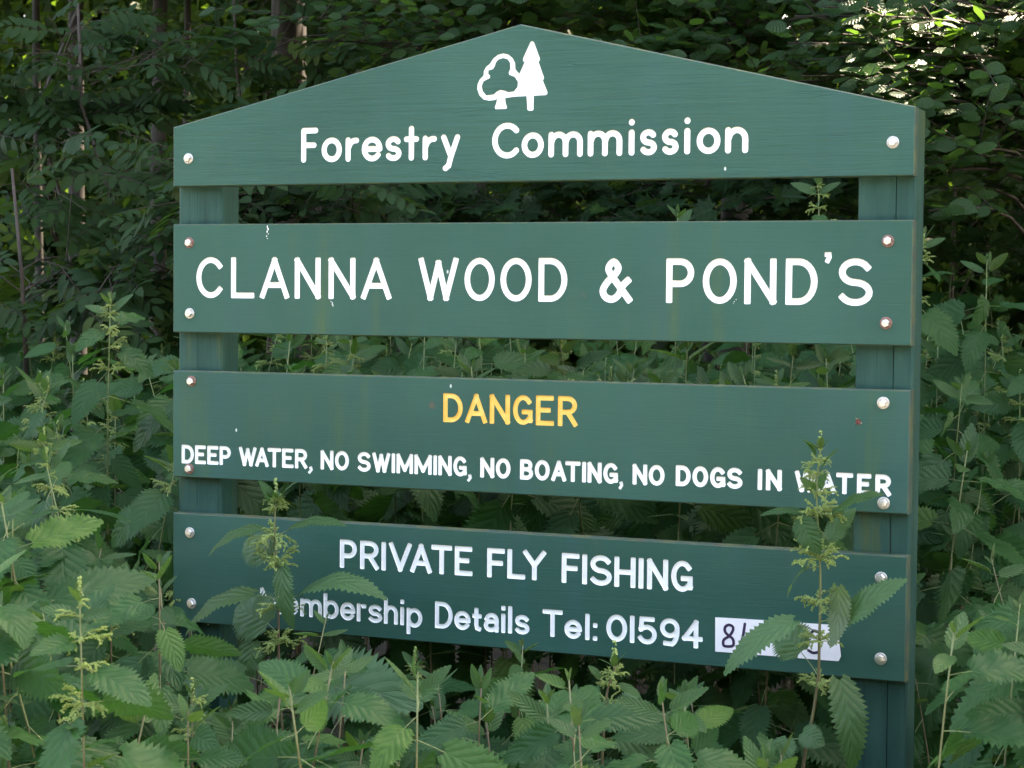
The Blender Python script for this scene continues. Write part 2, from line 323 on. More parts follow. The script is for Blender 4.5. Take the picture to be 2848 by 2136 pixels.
G = {   # character: (bottom, top in cap heights, strokes); every stroke set is fitted to its measured box
 'C': (0, 1, [arc(.5, .5, .5, .5, 42, 318, 22)]), 'L': (0, 1, [[(0, 1), (0, 0)], [(0, 0), (1, 0)]]),
 'A': (0, 1, [[(0, 0), (.5, 1)], [(.5, 1), (1, 0)], [(.2, .3), (.8, .3)]]),
 'N': (0, 1, [[(0, 0), (0, 1)], [(0, 1), (1, 0)], [(1, 0), (1, 1)]]),
 'W': (0, 1, [[(0, 1), (.27, 0)], [(.27, 0), (.5, .93)], [(.5, .93), (.73, 0)], [(.73, 0), (1, 1)]]),
 'O': (0, 1, loop(.5, .5, .5, .5)), '0': (0, 1, loop(.5, .5, .5, .5)),
 'D': (0, 1, [[(0, 0), (0, 1)], [(0, 1), (.38, 1)] + arc(.38, .5, .62, .5, 90, -90, 14)[1:] + [(0, 0)]]),
 'P': (0, 1, [[(0, 0), (0, 1)], [(0, 1), (.5, 1)] + arc(.5, .71, .5, .29, 90, -90, 12)[1:] + [(0, .42)]]),
 'R': (0, 1, [[(0, 0), (0, 1)], [(0, 1), (.5, 1)] + arc(.5, .73, .48, .27, 90, -90, 12)[1:] + [(0, .46)], [(.5, .46), (1, 0)]]),
 'B': (0, 1, [[(0, 0), (0, 1)], [(0, 1), (.52, 1)] + arc(.52, .76, .40, .24, 90, -90, 10)[1:] + [(0, .52)], [(0, .52), (.52, .52)] + arc(.52, .26, .48, .26, 90, -90, 10)[1:] + [(0, 0)]]),
 'E': (0, 1, [[(0, 0), (0, 1)], [(0, 1), (.97, 1)], [(0, .52), (.75, .52)], [(0, 0), (1, 0)]]),
 'F': (0, 1, [[(0, 0), (0, 1)], [(0, 1), (1, 1)], [(0, .5), (.86, .5)]]),
 'T': (0, 1, [[(0, 1), (1, 1)], [(.5, 1), (.5, 0)]]), 'I': (0, 1, [[(.5, 0), (.5, 1)]]), '1': (0, 1, [[(.5, 0), (.5, 1)]]), 'l': (0, 1, [[(.5, 0), (.5, 1)]]),
 'V': (0, 1, [[(0, 1), (.5, 0)], [(.5, 0), (1, 1)]]), 'Y': (0, 1, [[(0, 1), (.5, .5)], [(1, 1), (.5, .5)], [(.5, .5), (.5, 0)]]),
 'H': (0, 1, [[(0, 0), (0, 1)], [(1, 0), (1, 1)], [(0, .5), (1, .5)]]),
 'M': (0, 1, [[(0, 0), (0, 1)], [(0, 1), (.5, .12)], [(.5, .12), (1, 1)], [(1, 1), (1, 0)]]),
 'S': (0, 1, S_), 's': (0, XH, S_),
 'G': (0, 1, [arc(.5, .5, .5, .5, 42, 318, 22) + [(.96, .1)], [(.96, .42), (.96, .08)], [(.56, .42), (.96, .42)]]),
 '&': (0, 1, [crv([(1, 0), (.62, .36), (.27, .70), (.22, .86), (.40, 1), (.58, .86), (.50, .70), (.18, .47), (0, .24), (.10, .06), (.36, 0), (.60, .12), (.76, .36), (.95, .50)], 4)]),
 ',': (-.24, .13, [[(.72, .9), (.55, .86)], [(.72, .9), (.86, .5), (.25, 0)]]), "'": (.72, 1.0, [[(.72, .9), (.3, .9)], [(.75, .9), (.8, .5), (.45, 0)]]),
 'o': (0, XH, loop(.5, .5, .5, .5)), 'e': (0, XH, [arc(.5, .5, .5, .5, 0, 322, 24), [(.03, .5), (1, .5)]]),
 'r': (0, XH, [[(0, 0), (0, 1)], [(0, .6)] + arc(.75, .45, .72, .52, 165, 82, 7)]),
 't': (0, 1, [[(.5, 0), (.5, 1)], [(0, .64), (1, .64)]]),
 'j': (0, .86, [[(.38, 1), (.38, .2), (.52, .04), (.9, 0)], [(0, .68), (1, .68)]]),      # t with a foot
 'y': (DS, XH + .02, [[(0, 1), (.52, .40)], [(1, 1), (.52, .36), (.36, .08), (.13, 0)]]),
 'm': (0, XH, [[(0, 0), (0, 1)], [(0, .6)] + arc(.26, .62, .24, .38, 170, 0, 10) + [(.5, 0)], [(.5, .6)] + arc(.76, .62, .24, .38, 170, 0, 10) + [(1, 0)]]),
 'n': (0, XH, [[(0, 0), (0, 1)], [(0, .55)] + arc(.52, .55, .48, .45, 170, 0, 12) + [(1, 0)]]),
 'i': (0, 1, [[(.5, 0), (.5, .66)], [(.5, .985), (.5, 1)]]),
 'b': (0, 1, [[(0, 0), (0, 1)], arc(.5, .34, .5, .34, 180, -180, 26)]),
 'h': (0, 1, [[(0, 0), (0, 1)], [(0, .40)] + arc(.52, .40, .48, .29, 170, 0, 12) + [(1, 0)]]),
 'p': (DS, XH, [[(0, 0), (0, 1)], arc(.5, .655, .5, .345, 180, -180, 26)]),
 'a': (0, XH, [[(.06, .72)] + arc(.5, .66, .42, .34, 150, 0, 9) + [(.93, 0)], [(.93, .60), (.5, .58)] + arc(.42, .29, .42, .29, 90, 270, 10) + [(.62, .02), (.93, .2)]]),
 ':': (0, .68, [[(.5, 0), (.5, .01)], [(.5, .99), (.5, 1)]]),
 '5': (0, 1, [[(.85, 1), (.15, 1)], [(.15, 1), (.1, .55)], [(.1, .55), (.3, .63), (.5, .65)] + arc(.5, .325, .5, .325, 80, -150, 14)]),
 '9': (0, 1, [arc(.5, .69, .5, .31, 0, 360, 24), [(1, .69)] + arc(.5, .55, .5, .55, 0, -70, 8) + [(.22, .05)]]),
 '4': (0, 1, [[(.72, 0), (.72, 1)], [(.72, 1), (0, .3)], [(0, .3), (1, .3)]]),
 '8': (0, 1, loop(.5, .75, .42, .25) + loop(.5, .25, .5, .25)),
}
def outline_chunks(pts, r, corner):
    """polygons (counter-clockwise) that together cover one stroke of half-width r"""
    pts = [Vector(p) for p in pts]
    closed = (pts[0] - pts[-1]).length < 1e-6 and len(pts) > 6
    n = len(pts); L, R = [], []
    for i in range(n):
        a = pts[i - 1] if i else (pts[-2] if closed else pts[0])
        b = pts[i + 1] if i < n - 1 else (pts[1] if closed else pts[-1])
        d1 = (pts[i] - a); d2 = (b - pts[i])
        d1 = d1.normalized() if d1.length > 1e-9 else d2.normalized(); d2 = d2.normalized() if d2.length > 1e-9 else d1
        t = (d1 + d2).normalized(); nn = Vector((-t.y, t.x)); k = r / max(.75, nn.dot(Vector((-d1.y, d1.x))))
        L.append(pts[i] + nn * k); R.append(pts[i] - nn * k)
    def cap(p, d):                                                # from the left side round to the right side, d points outwards
        nn = Vector((-d.y, d.x)); c = r * corner; out = []
        for k in range(5):
            th = math.pi / 2 * k / 4; out.append(p + nn * (r - c + c * math.cos(th)) + d * (r - c + c * math.sin(th)))
        for k in range(5):
            th = math.pi / 2 * (1 - k / 4); out.append(p - nn * (r - c + c * math.cos(th)) + d * (r - c + c * math.sin(th)))
        return out
    polys = []; K = 5; i = 0
    while i < n - 1:
        j = min(i + K, n - 1)
        poly = [L[k] for k in range(i, j + 1)]
        if j == n - 1 and not closed: poly += cap(pts[-1], (pts[-1] - pts[-2]).normalized())
        poly += [R[k] for k in range(j, i - 1, -1)]
        if i == 0 and not closed: poly += cap(pts[0], (pts[0] - pts[1]).normalized())
        ar = sum(p.x * q.y - q.x * p.y for p, q in zip(poly, poly[1:] + poly[:1]))
        if ar < 0: poly.reverse()
        cl = [poly[0]]
        for p in poly[1:]:
            if (p - cl[-1]).length > 2e-5: cl.append(p)
        if (cl[0] - cl[-1]).length < 2e-5: cl.pop()
        polys.append(cl); i = j
    return polys
def fit(strokes, x0, x1, z0, z1):
    xs = [p[0] for s in strokes for p in s]; ys = [p[1] for s in strokes for p in s]
    ax, bx, ay, by = min(xs), max(xs), min(ys), max(ys)
    if bx - ax < .02: fx = lambda x: (x0 + x1) / 2
    else: fx = lambda x: x0 + (x - ax) / (bx - ax) * (x1 - x0)
    fy = lambda y: z0 + (y - ay) / (by - ay) * (z1 - z0) if by - ay > 1e-6 else (z0 + z1) / 2
    return [[(fx(x), fy(y)) for x, y in s] for s in strokes]
def tri_cell(cell, items):
    """cell (x0,x1,z0,z1); items = list of polygon lists -> verts, triangles, owner item of every triangle or -1"""
    V = [Vector((cell[0], cell[2])), Vector((cell[1], cell[2])), Vector((cell[1], cell[3])), Vector((cell[0], cell[3]))]
    Fs = [[0, 1, 2, 3]]; own = [-1]
    for k, polys in enumerate(items):
        for p in polys:
            b = len(V); V += p; Fs.append(list(range(b, b + len(p)))); own.append(k)
    v, e, f, ov, oe, of = delaunay_2d_cdt(V, [], Fs, 0, 4e-6, True)
    o = []
    for ids in of:
        k = -1
        for q in ids:
            if own[q] >= 0: k = own[q]
        o.append(k)
    return v, f, o
def carve(v, f, o, depth, board_tris, letters):
    """sort the triangles: the board's own face, and floor + walls of every routed letter (y grows into the board)"""
    emap = {}
    for t, k in zip(f, o):
        for a, b in zip(t, t[1:] + t[:1] if isinstance(t, list) else tuple(t[1:]) + (t[0],)): emap[(a, b)] = k
    for t, k in zip(f, o):
        if k < 0: board_tris.append([(v[i].x, 0.0, v[i].y) for i in t])
        else:
            letters[k].face([(v[i].x, depth, v[i].y) for i in t])
            tt = list(t)
            for a, b in zip(tt, tt[1:] + tt[:1]):
                nb = emap.get((b, a), -1)
                if nb < 0: letters[k].face([(v[a].x, 0, v[a].y), (v[b].x, 0, v[b].y), (v[b].x, depth, v[b].y), (v[a].x, depth, v[a].y)])

# measured lettering: crop origin, crop scale, letters with left/right, then (x, base, top) at two places, stroke half-width, corner
WORDS = {1: [
  (820, 320, 4.424, [('F', 78, 287), ('o', 330, 578), ('r', 625, 790), ('e', 825, 1077), ('s', 1118, 1312), ('t', 1342, 1527), ('r', 1573, 1747), ('y', 1800, 2033)], (120, 585, 158), (1435, 560, 130), .0061, 1.0),
  (1340, 310, 2.9105, [('C', 84, 302), ('o', 323, 502), ('m', 540, 818), ('m', 858, 1138), ('i', 1186, 1240), ('s', 1283, 1418), ('s', 1460, 1594), ('i', 1635, 1692), ('o', 1740, 1932), ('n', 1970, 2158)], (200, 380, 90), (1665, 347, 47), .0062, 1.0)],
 2: [
  (520, 680, 3.6867, [('C', 97, 360), ('L', 452, 690), ('A', 750, 1047), ('N', 1105, 1370), ('N', 1452, 1727), ('A', 1787, 2095)], (480, 550, 130), (1940, 562, 136), .0063, .4),
  (1140, 680, 3.403, [('W', 82, 458), ('O', 517, 803), ('O', 857, 1152), ('D', 1217, 1490)], (270, 530, 124), (1350, 542, 126), .0064, .4),
  (1140, 680, 3.403, [('&', 1797, 2105)], (270, 528, 124), (1950, 552, 130), .0072, .5),
  (1820, 680, 3.403, [('P', 112, 376), ('O', 458, 780), ('N', 852, 1155), ('D', 1242, 1545), ("'", 1608, 1675), ('S', 1745, 2067)], (145, 553, 130), (1900, 580, 131), .0066, .4)],
 3: [
  (1200, 1070, 5.027, [('D', 165, 438), ('A', 475, 778), ('N', 815, 1098), ('G', 1140, 1415), ('E', 1460, 1715), ('R', 1768, 2040)], (200, 522, 118), (1900, 582, 158), .0052, .4),
  (490, 1210, 2.6333, [('D', 40, 130), ('E', 138, 218), ('E', 228, 310), ('P', 318, 400)], (60, 207, 70), (718, 236, 94), .0042, .55),
  (490, 1210, 2.6333, [('W', 460, 588), ('A', 580, 677), ('T', 670, 768), ('E', 776, 860), ('R', 870, 960), (',', 968, 1000)], (60, 207, 70), (718, 236, 94), .0042, .55),
  (490, 1210, 2.6333, [('N', 1058, 1152), ('O', 1163, 1265)], (718, 236, 94), (1590, 275, 132), .0042, .55),
  (490, 1210, 2.6333, [('S', 1330, 1425), ('W', 1437, 1567), ('I', 1576, 1606), ('M', 1614, 1735), ('M', 1745, 1872), ('I', 1880, 1914), ('N', 1920, 2018), ('G', 2030, 2128), (',', 2133, 2165)], (718, 236, 94), (2080, 302, 155), .0042, .55),
  (1320, 1240, 3.6867, [('N', 58, 202), ('O', 217, 368)], (80, 325, 117), (1640, 397, 185), .0044, .55),
  (1320, 1240, 3.6867, [('B', 466, 600), ('O', 617, 770), ('A', 787, 940), ('T', 930, 1085), ('I', 1102, 1143), ('N', 1158, 1303), ('G', 1320, 1470), (',', 1480, 1525)], (80, 325, 117), (1640, 400, 185), .0044, .55),
  (1320, 1240, 3.6867, [('N', 1620, 1770), ('O', 1785, 1948)], (80, 325, 117), (1640, 397, 185), .0044, .55),
  (1880, 1280, 3.4563, [('D', -2, 142), ('O', 158, 310), ('G', 328, 475), ('S', 493, 640)], (30, 248, 47), (2020, 345, 138), .0046, .5),
  (1880, 1280, 3.4563, [('I', 785, 830), ('N', 865, 1018)], (30, 248, 47), (2020, 345, 138), .0046, .5),
  (1880, 1280, 3.4563, [('W', 1143, 1352), ('A', 1372, 1538), ('T', 1540, 1702), ('E', 1740, 1880), ('R', 1917, 2068)], (30, 248, 47), (2020, 345, 138), .0046, .5)],
 4: [
  (920, 1480, 3.95, [('P', 100, 287), ('R', 322, 528), ('I', 553, 610), ('V', 640, 888), ('A', 875, 1110), ('T', 1105, 1332), ('E', 1362, 1558)], (130, 392, 78), (1745, 496, 172), .0054, .45),
  (920, 1480, 3.95, [('F', 1718, 1912), ('L', 1940, 2137), ('Y', 2113, 2363)], (130, 392, 78), (1745, 496, 172), .0054, .45),
  (1460, 1520, 4.424, [('F', 452, 670), ('I', 703, 767), ('S', 805, 1070), ('H', 1100, 1362), ('I', 1395, 1463), ('N', 1503, 1762), ('G', 1800, 2065)], (485, 446, 76), (1900, 553, 172), .0054, .45),
  (700, 1600, 4.424, [('M', 105, 365), ('e', 395, 580), ('m', 598, 865), ('b', 885, 1072), ('e', 1090, 1275), ('r', 1293, 1410), ('s', 1440, 1607), ('h', 1628, 1800), ('i', 1825, 1880), ('p', 1907, 2100)], (130, 462, 148), (1850, 614, 297), .0046, .5),
  (1180, 1650, 4.424, [('D', 132, 350), ('e', 370, 570), ('j', 592, 708), ('a', 733, 917), ('i', 943, 1003), ('l', 1027, 1087), ('s', 1118, 1295)], (170, 430, 100), (1060, 495, 157), .0048, .5),
  (1180, 1650, 4.424, [('T', 1455, 1703), ('e', 1725, 1940), ('l', 1975, 2040), (':', 2072, 2135)], (1580, 537, 200), (2005, 575, 250), .0049, .5),
  (1480, 1680, 4.424, [('0', 913, 1170), ('1', 1198, 1265), ('5', 1305, 1535), ('9', 1573, 1813), ('4', 1847, 2100)], (1040, 462, 128), (2030, 547, 198), .0050, .5)]}
EMB_OUT = [(1352, 105), (1395, 130), (1520, 470), (1515, 515), (1490, 540), (1605, 870), (1600, 905), (1580, 930), (1680, 1185), (1672, 1215), (1640, 1240), (1390, 1250), (1385, 1545), (1360, 1567), (1330, 1570), (1275, 1562), (1257, 1540), (1242, 1260), (1000, 1270), (790, 1300), (800, 1400), (832, 1500), (810, 1530), (590, 1535), (575, 1500), (610, 1400), (625, 1320), (560, 1345), (450, 1355), (340, 1330), (250, 1240), (210, 1120), (215, 1010), (260, 910), (338, 830), (345, 740), (390, 650), (475, 580), (540, 475), (640, 395), (750, 365), (860, 390), (950, 470), (1000, 570), (1005, 700), (1090, 795), (1140, 690), (1200, 550), (1165, 520), (1170, 465), (1320, 130)]
EMB_IN = [(600, 570), (650, 510), (750, 480), (840, 510), (885, 580), (890, 690), (858, 780), (870, 815), (980, 860), (1040, 950), (1035, 1060), (960, 1150), (850, 1165), (760, 1130), (690, 1120), (620, 1150), (560, 1210), (410, 1230), (340, 1150), (315, 1050), (350, 950), (480, 880), (485, 840), (450, 800), (450, 730), (545, 700), (580, 640)]

# ------------------------------------------------------------------ the sign
XR = 1.54338
ZS = [(.20085, .07787), (0.0, -.22493), (-.30411, -.52717), (-.60208, -.83066)]
T_ = .0300
sign = thing('forest_sign', 'dark green timber sign of four lettered boards bolted to two posts among the nettles', 'sign', (0, 0, OFF))
def sp(u, v):                                   # photograph pixel -> sign coordinates on the front face
    p = PY(u, v, 0.0); return p.x, p.z - OFF
BLAB = ['gable-topped board with the two-tree emblem and white lettering', 'board with the wood\'s name in large white capitals',
        'board with yellow danger heading and a white line of capitals', 'lowest board with white fishing notice and number strip']
def pip(x, y, poly):
    r = False; j = len(poly) - 1
    for i in range(len(poly)):
        if (poly[i][1] > y) != (poly[j][1] > y) and x < (poly[j][0] - poly[i][0]) * (y - poly[i][1]) / (poly[j][1] - poly[i][1]) + poly[i][0]: r = not r
        j = i
    return r
for bi in range(1, 5):
    zt, zb = ZS[bi - 1]; bev = .0022
    out = [(0, zb), (XR, zb), (XR, zt)] + ([(.78146, .37930)] if bi == 1 else []) + [(0, zt)]
    cells, ltr, cols = [], [], []; tris = []
    for (ox, oy, sc, chars, A, B, r, corner) in WORDS[bi]:
        polysets = []
        for ch, xl, xr in chars:
            lo, hi, st = G[ch]
            xm = (xl + xr) / 2; k = (xm - A[0]) / (B[0] - A[0])
            base, top = A[1] + (B[1] - A[1]) * k, A[2] + (B[2] - A[2]) * k
            x0, _ = sp(ox + xl / sc, oy + (base + top) / 2 / sc); x1, _ = sp(ox + xr / sc, oy + (base + top) / 2 / sc)
            _, z0 = sp(ox + xm / sc, oy + base / sc); _, z1 = sp(ox + xm / sc, oy + top / sc)
            rr = r * .93 * (.72 if ch in ",'" else 1)
            if ch == "'": lo, hi = .90, 1.13
            zz0, zz1 = z0 + (z1 - z0) * lo, z0 + (z1 - z0) * hi
            if ch == 'i': zz1 -= .000
            stf = fit(st, x0 + rr, max(x1 - rr, x0 + rr + 1e-4), zz0 + rr, zz1 - rr)
            polys = []
            for s_ in stf: polys += outline_chunks(s_, rr, corner)
            polysets.append(polys)
        allp = [p for ps in polysets for pl in ps for p in pl]
        cell = (min(p.x for p in allp) - .002, max(p.x for p in allp) + .002, min(p.y for p in allp) - .002, max(p.y for p in allp) + .002)
        v, f, o = tri_cell(cell, polysets)
        lt = [MB() for _ in polysets]
        carve(v, [list(t) for t in f], o, .0030, tris, lt)
        cells.append(cell); ltr += lt; cols += ['yellow' if sc == 5.027 else 'white'] * len(lt)
    emb = None
    if bi == 1:
        eo = [Vector(sp(1300 + x / 7.542, 100 + y / 7.542)) for x, y in EMB_OUT]; ei = [Vector(sp(1300 + x / 7.542, 100 + y / 7.542)) for x, y in EMB_IN]
        mc = sum(ei, Vector((0, 0))) / len(ei); ei = [mc + (p - mc) * 1.05 for p in ei]
        cell = (min(p.x for p in eo) - .003, max(p.x for p in eo) + .003, min(p.y for p in eo) - .003, max(p.y for p in eo) + .003)
        V = [Vector((cell[0], cell[2])), Vector((cell[1], cell[2])), Vector((cell[1], cell[3])), Vector((cell[0], cell[3]))]
        E_ = []
        for pl in (eo, ei):
            b = len(V); V += pl; E_ += [(b + i, b + (i + 1) % len(pl)) for i in range(len(pl))]
        v, e, f, ov, oe, of = delaunay_2d_cdt(V, E_, [], 0, 4e-6, True)
        o = []
        for t in f:
            c = sum((v[i] for i in t), Vector((0, 0))) / len(t)
            o.append(0 if pip(c.x, c.y, eo) and not pip(c.x, c.y, ei) else -1)
        emb = MB(); carve(v, [list(t) for t in f], o, .0030, tris, [emb]); cells.append(cell)
    # front face round the lettering cells
    cx, cz = XR / 2, (zt + zb) / 2
    n = len(out); ins = []
    for i in range(n):
        p, a, b = Vector(out[i]), Vector(out[i - 1]), Vector(out[(i + 1) % n])
        d1, d2 = (p - a).normalized(), (b - p).normalized(); n1, n2 = Vector((-d1.y, d1.x)), Vector((-d2.y, d2.x))
        m = (n1 + n2).normalized(); ins.append(p + m * (bev / m.dot(n1)))
    V = list(ins); Fs = [list(range(n))]
    for c in cells:
        b = len(V); V += [Vector((c[0], c[2])), Vector((c[1], c[2])), Vector((c[1], c[3])), Vector((c[0], c[3]))]; Fs.append([b, b + 1, b + 2, b + 3])
    v, e, f, ov, oe, of = delaunay_2d_cdt(V, [], Fs, 0, 4e-6, True)
    bm_ = MB()
    for t, ids in zip(f, of):
        if list(ids) == [0]: bm_.face([(v[i].x, 0, v[i].y) for i in t])
    for t in tris: bm_.face(t)
    for i in range(n):
        j = (i + 1) % n; a, b = out[i], out[j]
        bm_.face([(ins[j].x, 0, ins[j].y), (ins[i].x, 0, ins[i].y), (a[0], bev, a[1]), (b[0], bev, b[1])], 1)
        bm_.face([(b[0], bev, b[1]), (a[0], bev, a[1]), (a[0], T_ - .001, a[1]), (b[0], T_ - .001, b[1])], 1)
    bm_.face([(p[0], T_ - .001, p[1]) for p in reversed(out)])
    brd = obj('board', bm_.mesh('board', [M['b%d' % bi], M['edge']]), sign, label=BLAB[bi - 1])
    for l_, cname in zip(ltr, cols): obj('letter', l_.mesh('letter', M[cname]), brd)
    if emb is not None: obj('tree_emblem', emb.mesh('tree_emblem', M['white']), brd, label='white emblem of a round tree beside a conifer')
    if bi == 3:                                 # splintered screw hole
        x, z = sp(2386.9, 1173.3); h = MB()
        ring = [(x + .0052 * math.cos(a) * U(.8, 1.15), -.0009, z + .0055 * math.sin(a) * U(.8, 1.15)) for a in [k * math.pi / 5 for k in range(10)]]
        h.face(ring)
        for k in range(9):
            a = U(0, 6.28); p = Vector((x + .005 * math.cos(a), -.001, z + .005 * math.sin(a)))
            q = p + Vector((math.cos(a) * U(.003, .007), -.003, math.sin(a) * U(.002, .007) - .002)); w = Vector((.001, 0, .001))
            h.add([p - w, p + w, q], [(0, 1, 2)], 1)
        obj('screw_hole', h.mesh('screw_hole', [M['hole'], M['splinter']]), brd, label='torn rusty hole with splinters')
    if bi == 4:                                 # white strip with a hand-written number
        def q(x, y): return sp(1960 + x / 5.53, 1690 + y / 5.53)
        top = [q(165, 148), q(600, 172), q(1100, 205), q(1600, 240), q(2040, 270)]
        tear = [q(2052, 330), q(2040, 400), q(2058, 450), q(2062, 520), q(2044, 560), q(2068, 600), q(2060, 690), q(2095, 705), q(2070, 722), q(2100, 745), q(2075, 770), q(2062, 822)]
        bot = [q(1700, 795), q(1100, 745), q(600, 702), q(165, 672)]
        o_ = top + tear + bot; pm = MB()
        V = [Vector(p) for p in o_]
        v, e, f, ov, oe, of = delaunay_2d_cdt(V, [], [list(range(len(V)))[::-1]], 1, 1e-6, True)
        for t in f: pm.face([(v[i].x, -.0016, v[i].y) for i in t])
        for a, b in zip(o_, o_[1:] + o_[:1]): pm.face([(a[0], -.0016, a[1]), (b[0], -.0016, b[1]), (b[0], -.0003, b[1]), (a[0], -.0003, a[1])])
        plate = obj('number_strip', pm.mesh('number_strip', M['plate']), sign, label='torn white strip with a number hand-painted in black')
        def ink(strokes, r=.0026):
            polys = []
            for s_ in strokes: polys += outline_chunks([q(*p) for p in s_], r, 1.0)
            ap = [p for pl in polys for p in pl]
            v, f, o = tri_cell((min(p.x for p in ap) - .002, max(p.x for p in ap) + .002, min(p.y for p in ap) - .002, max(p.y for p in ap) + .002), [polys])
            b = MB()
            for t, k in zip(f, o):
                if k >= 0: b.face([(v[i].x, -.0022, v[i].y) for i in t])
            obj('digit', b.mesh('digit', M['ink']), plate)
        ink([crv([(375, 430), (320, 370), (318, 300), (375, 262), (435, 290), (438, 350), (385, 430), (300, 490), (290, 560), (320, 590), (430, 588), (450, 530), (430, 470), (375, 430)], 3)])
        ink([[(622, 248), (600, 400), (562, 562)]])
        ink([crv([(960, 275), (860, 275), (820, 360)], 3)])                 # the rest of these is under the nettle leaf
        ink([crv([(1600, 655), (1670, 692), (1745, 684)], 3)])
        ink([crv([(1420, 300), (1470, 310), (1480, 345)], 3)])
        ink([crv([(1630, 400), (1680, 352), (1740, 372)], 3)])
    # bolts
bolts = [(524.4, 440.8, 0), (2484, 396.5, 0), (527.1, 675.4, 1), (527.6, 872.2, 0), (2469.6, 670, 1), (2464.2, 898.9, 1), (532.1, 1060.3, 1), (526.7, 1303.5, 1), (2456, 1121.3, 0), (2458.3, 1399.4, 0), (528.9, 1481.8, 0), (533.5, 1677.6, 0), (2451.5, 1607.5, 0), (2449.3, 1831.3, 0)]
def lathe_y(prof, sides, m=0, b=None):
    b = b or MB(); i0 = len(b.v)
    for r, y in prof:
        for k in range(sides): a = 2 * math.pi * k / sides; b.v.append((r * math.cos(a), y, r * math.sin(a)))
    for i in range(len(prof) - 1):
        for k in range(sides): k2 = (k + 1) % sides; b.f.append((i0 + i * sides + k, i0 + i * sides + k2, i0 + (i + 1) * sides + k2, i0 + (i + 1) * sides + k)); b.m.append(m); b.uv.append(None)
    b.f.append(tuple(i0 + (len(prof) - 1) * sides + k for k in range(sides))); b.m.append(m); b.uv.append(None)
    return b
hexm = lathe_y([(.0078, -.0016), (.0078, -.0072), (.0066, -.0086), (.003, -.0090)], 6).mesh('bolt', M['steel'])
wash = {k: lathe_y([(.0112, .0002), (.0112, -.0012), (.0104, -.0018), (.0078, -.0019)], 24).mesh('washer', M[m]) for k, m in ((0, 'washer'), (1, 'rust'))}
for u, v, k in bolts:
    x, z = sp(u, v)
    b = obj('bolt', hexm, sign, Matrix.Translation((x, 0, z)) @ Matrix.Rotation(U(0, 1), 4, 'Y'))
    w = obj('washer', wash[k], b, Matrix.Translation((U(-.0006, .0006), 0, U(-.0006, .0006))))
    if k: w['label'] = 'rusty washer'
def dropping(par, u0, v0, u1, v1, n, w, y):
    b = MB()
    for k in range(n):
        t = (k + .3) / n; p = PY(u0 + (u1 - u0) * t + U(-3, 3), v0 + (v1 - v0) * t, y); s = w * U(.5, 1.2); h = s * U(1.2, 3.0)
        ring = [(p.x + s * math.cos(a), y, p.z - OFF + h * math.sin(a)) for a in [2 * math.pi * q / 7 for q in range(7)]]
        b.add(ring + [(p.x, y - .0009, p.z - OFF)], [(q, (q + 1) % 7, 7) for q in range(7)])
    obj('bird_dropping', b.mesh('bird_dropping', M['white']), par)
BRD = [o for o in sign.children if o.name.startswith('board')]
dropping(BRD[1], 744, 629, 743, 668, 6, .0014, -.0004); dropping(BRD[1], 921, 838, 924, 852, 4, .0009, -.0004); dropping(BRD[1], 2046, 832, 2042, 848, 3, .0008, -.0004)
# posts, with a drying crack in the face
def post(x0, x1, ztop, crack, cw=.0012, cd=.007):
    y0, y1 = T_, T_ + .0704; c = x0 + (x1 - x0) * crack; e = .004
    prof = [(x0 + e, y0), (c - cw, y0), (c, y0 + cd), (c + cw, y0), (x1 - e, y0), (x1, y0 + e), (x1, y1 - e), (x1 - e, y1), (x0 + e, y1), (x0, y1 - e), (x0, y0 + e)]
    b = MB(); zz = [-OFF + .0, -1.2, -.8, -.4, 0, ztop]
    for a, d in zip(zz, zz[1:]):
        for p, q_ in zip(prof, prof[1:] + prof[:1]): b.face([(p[0], p[1], a), (q_[0], q_[1], a), (q_[0], q_[1], d), (p[0], p[1], d)])
    b.face([(p[0], p[1], ztop) for p in prof])
    return obj('post', b.mesh('post', M['post']), sign)
post(-.0054, .0994, .19, .44, .0004, .001); post(1.4358, 1.5411, .2005, .66, .0008, .005)

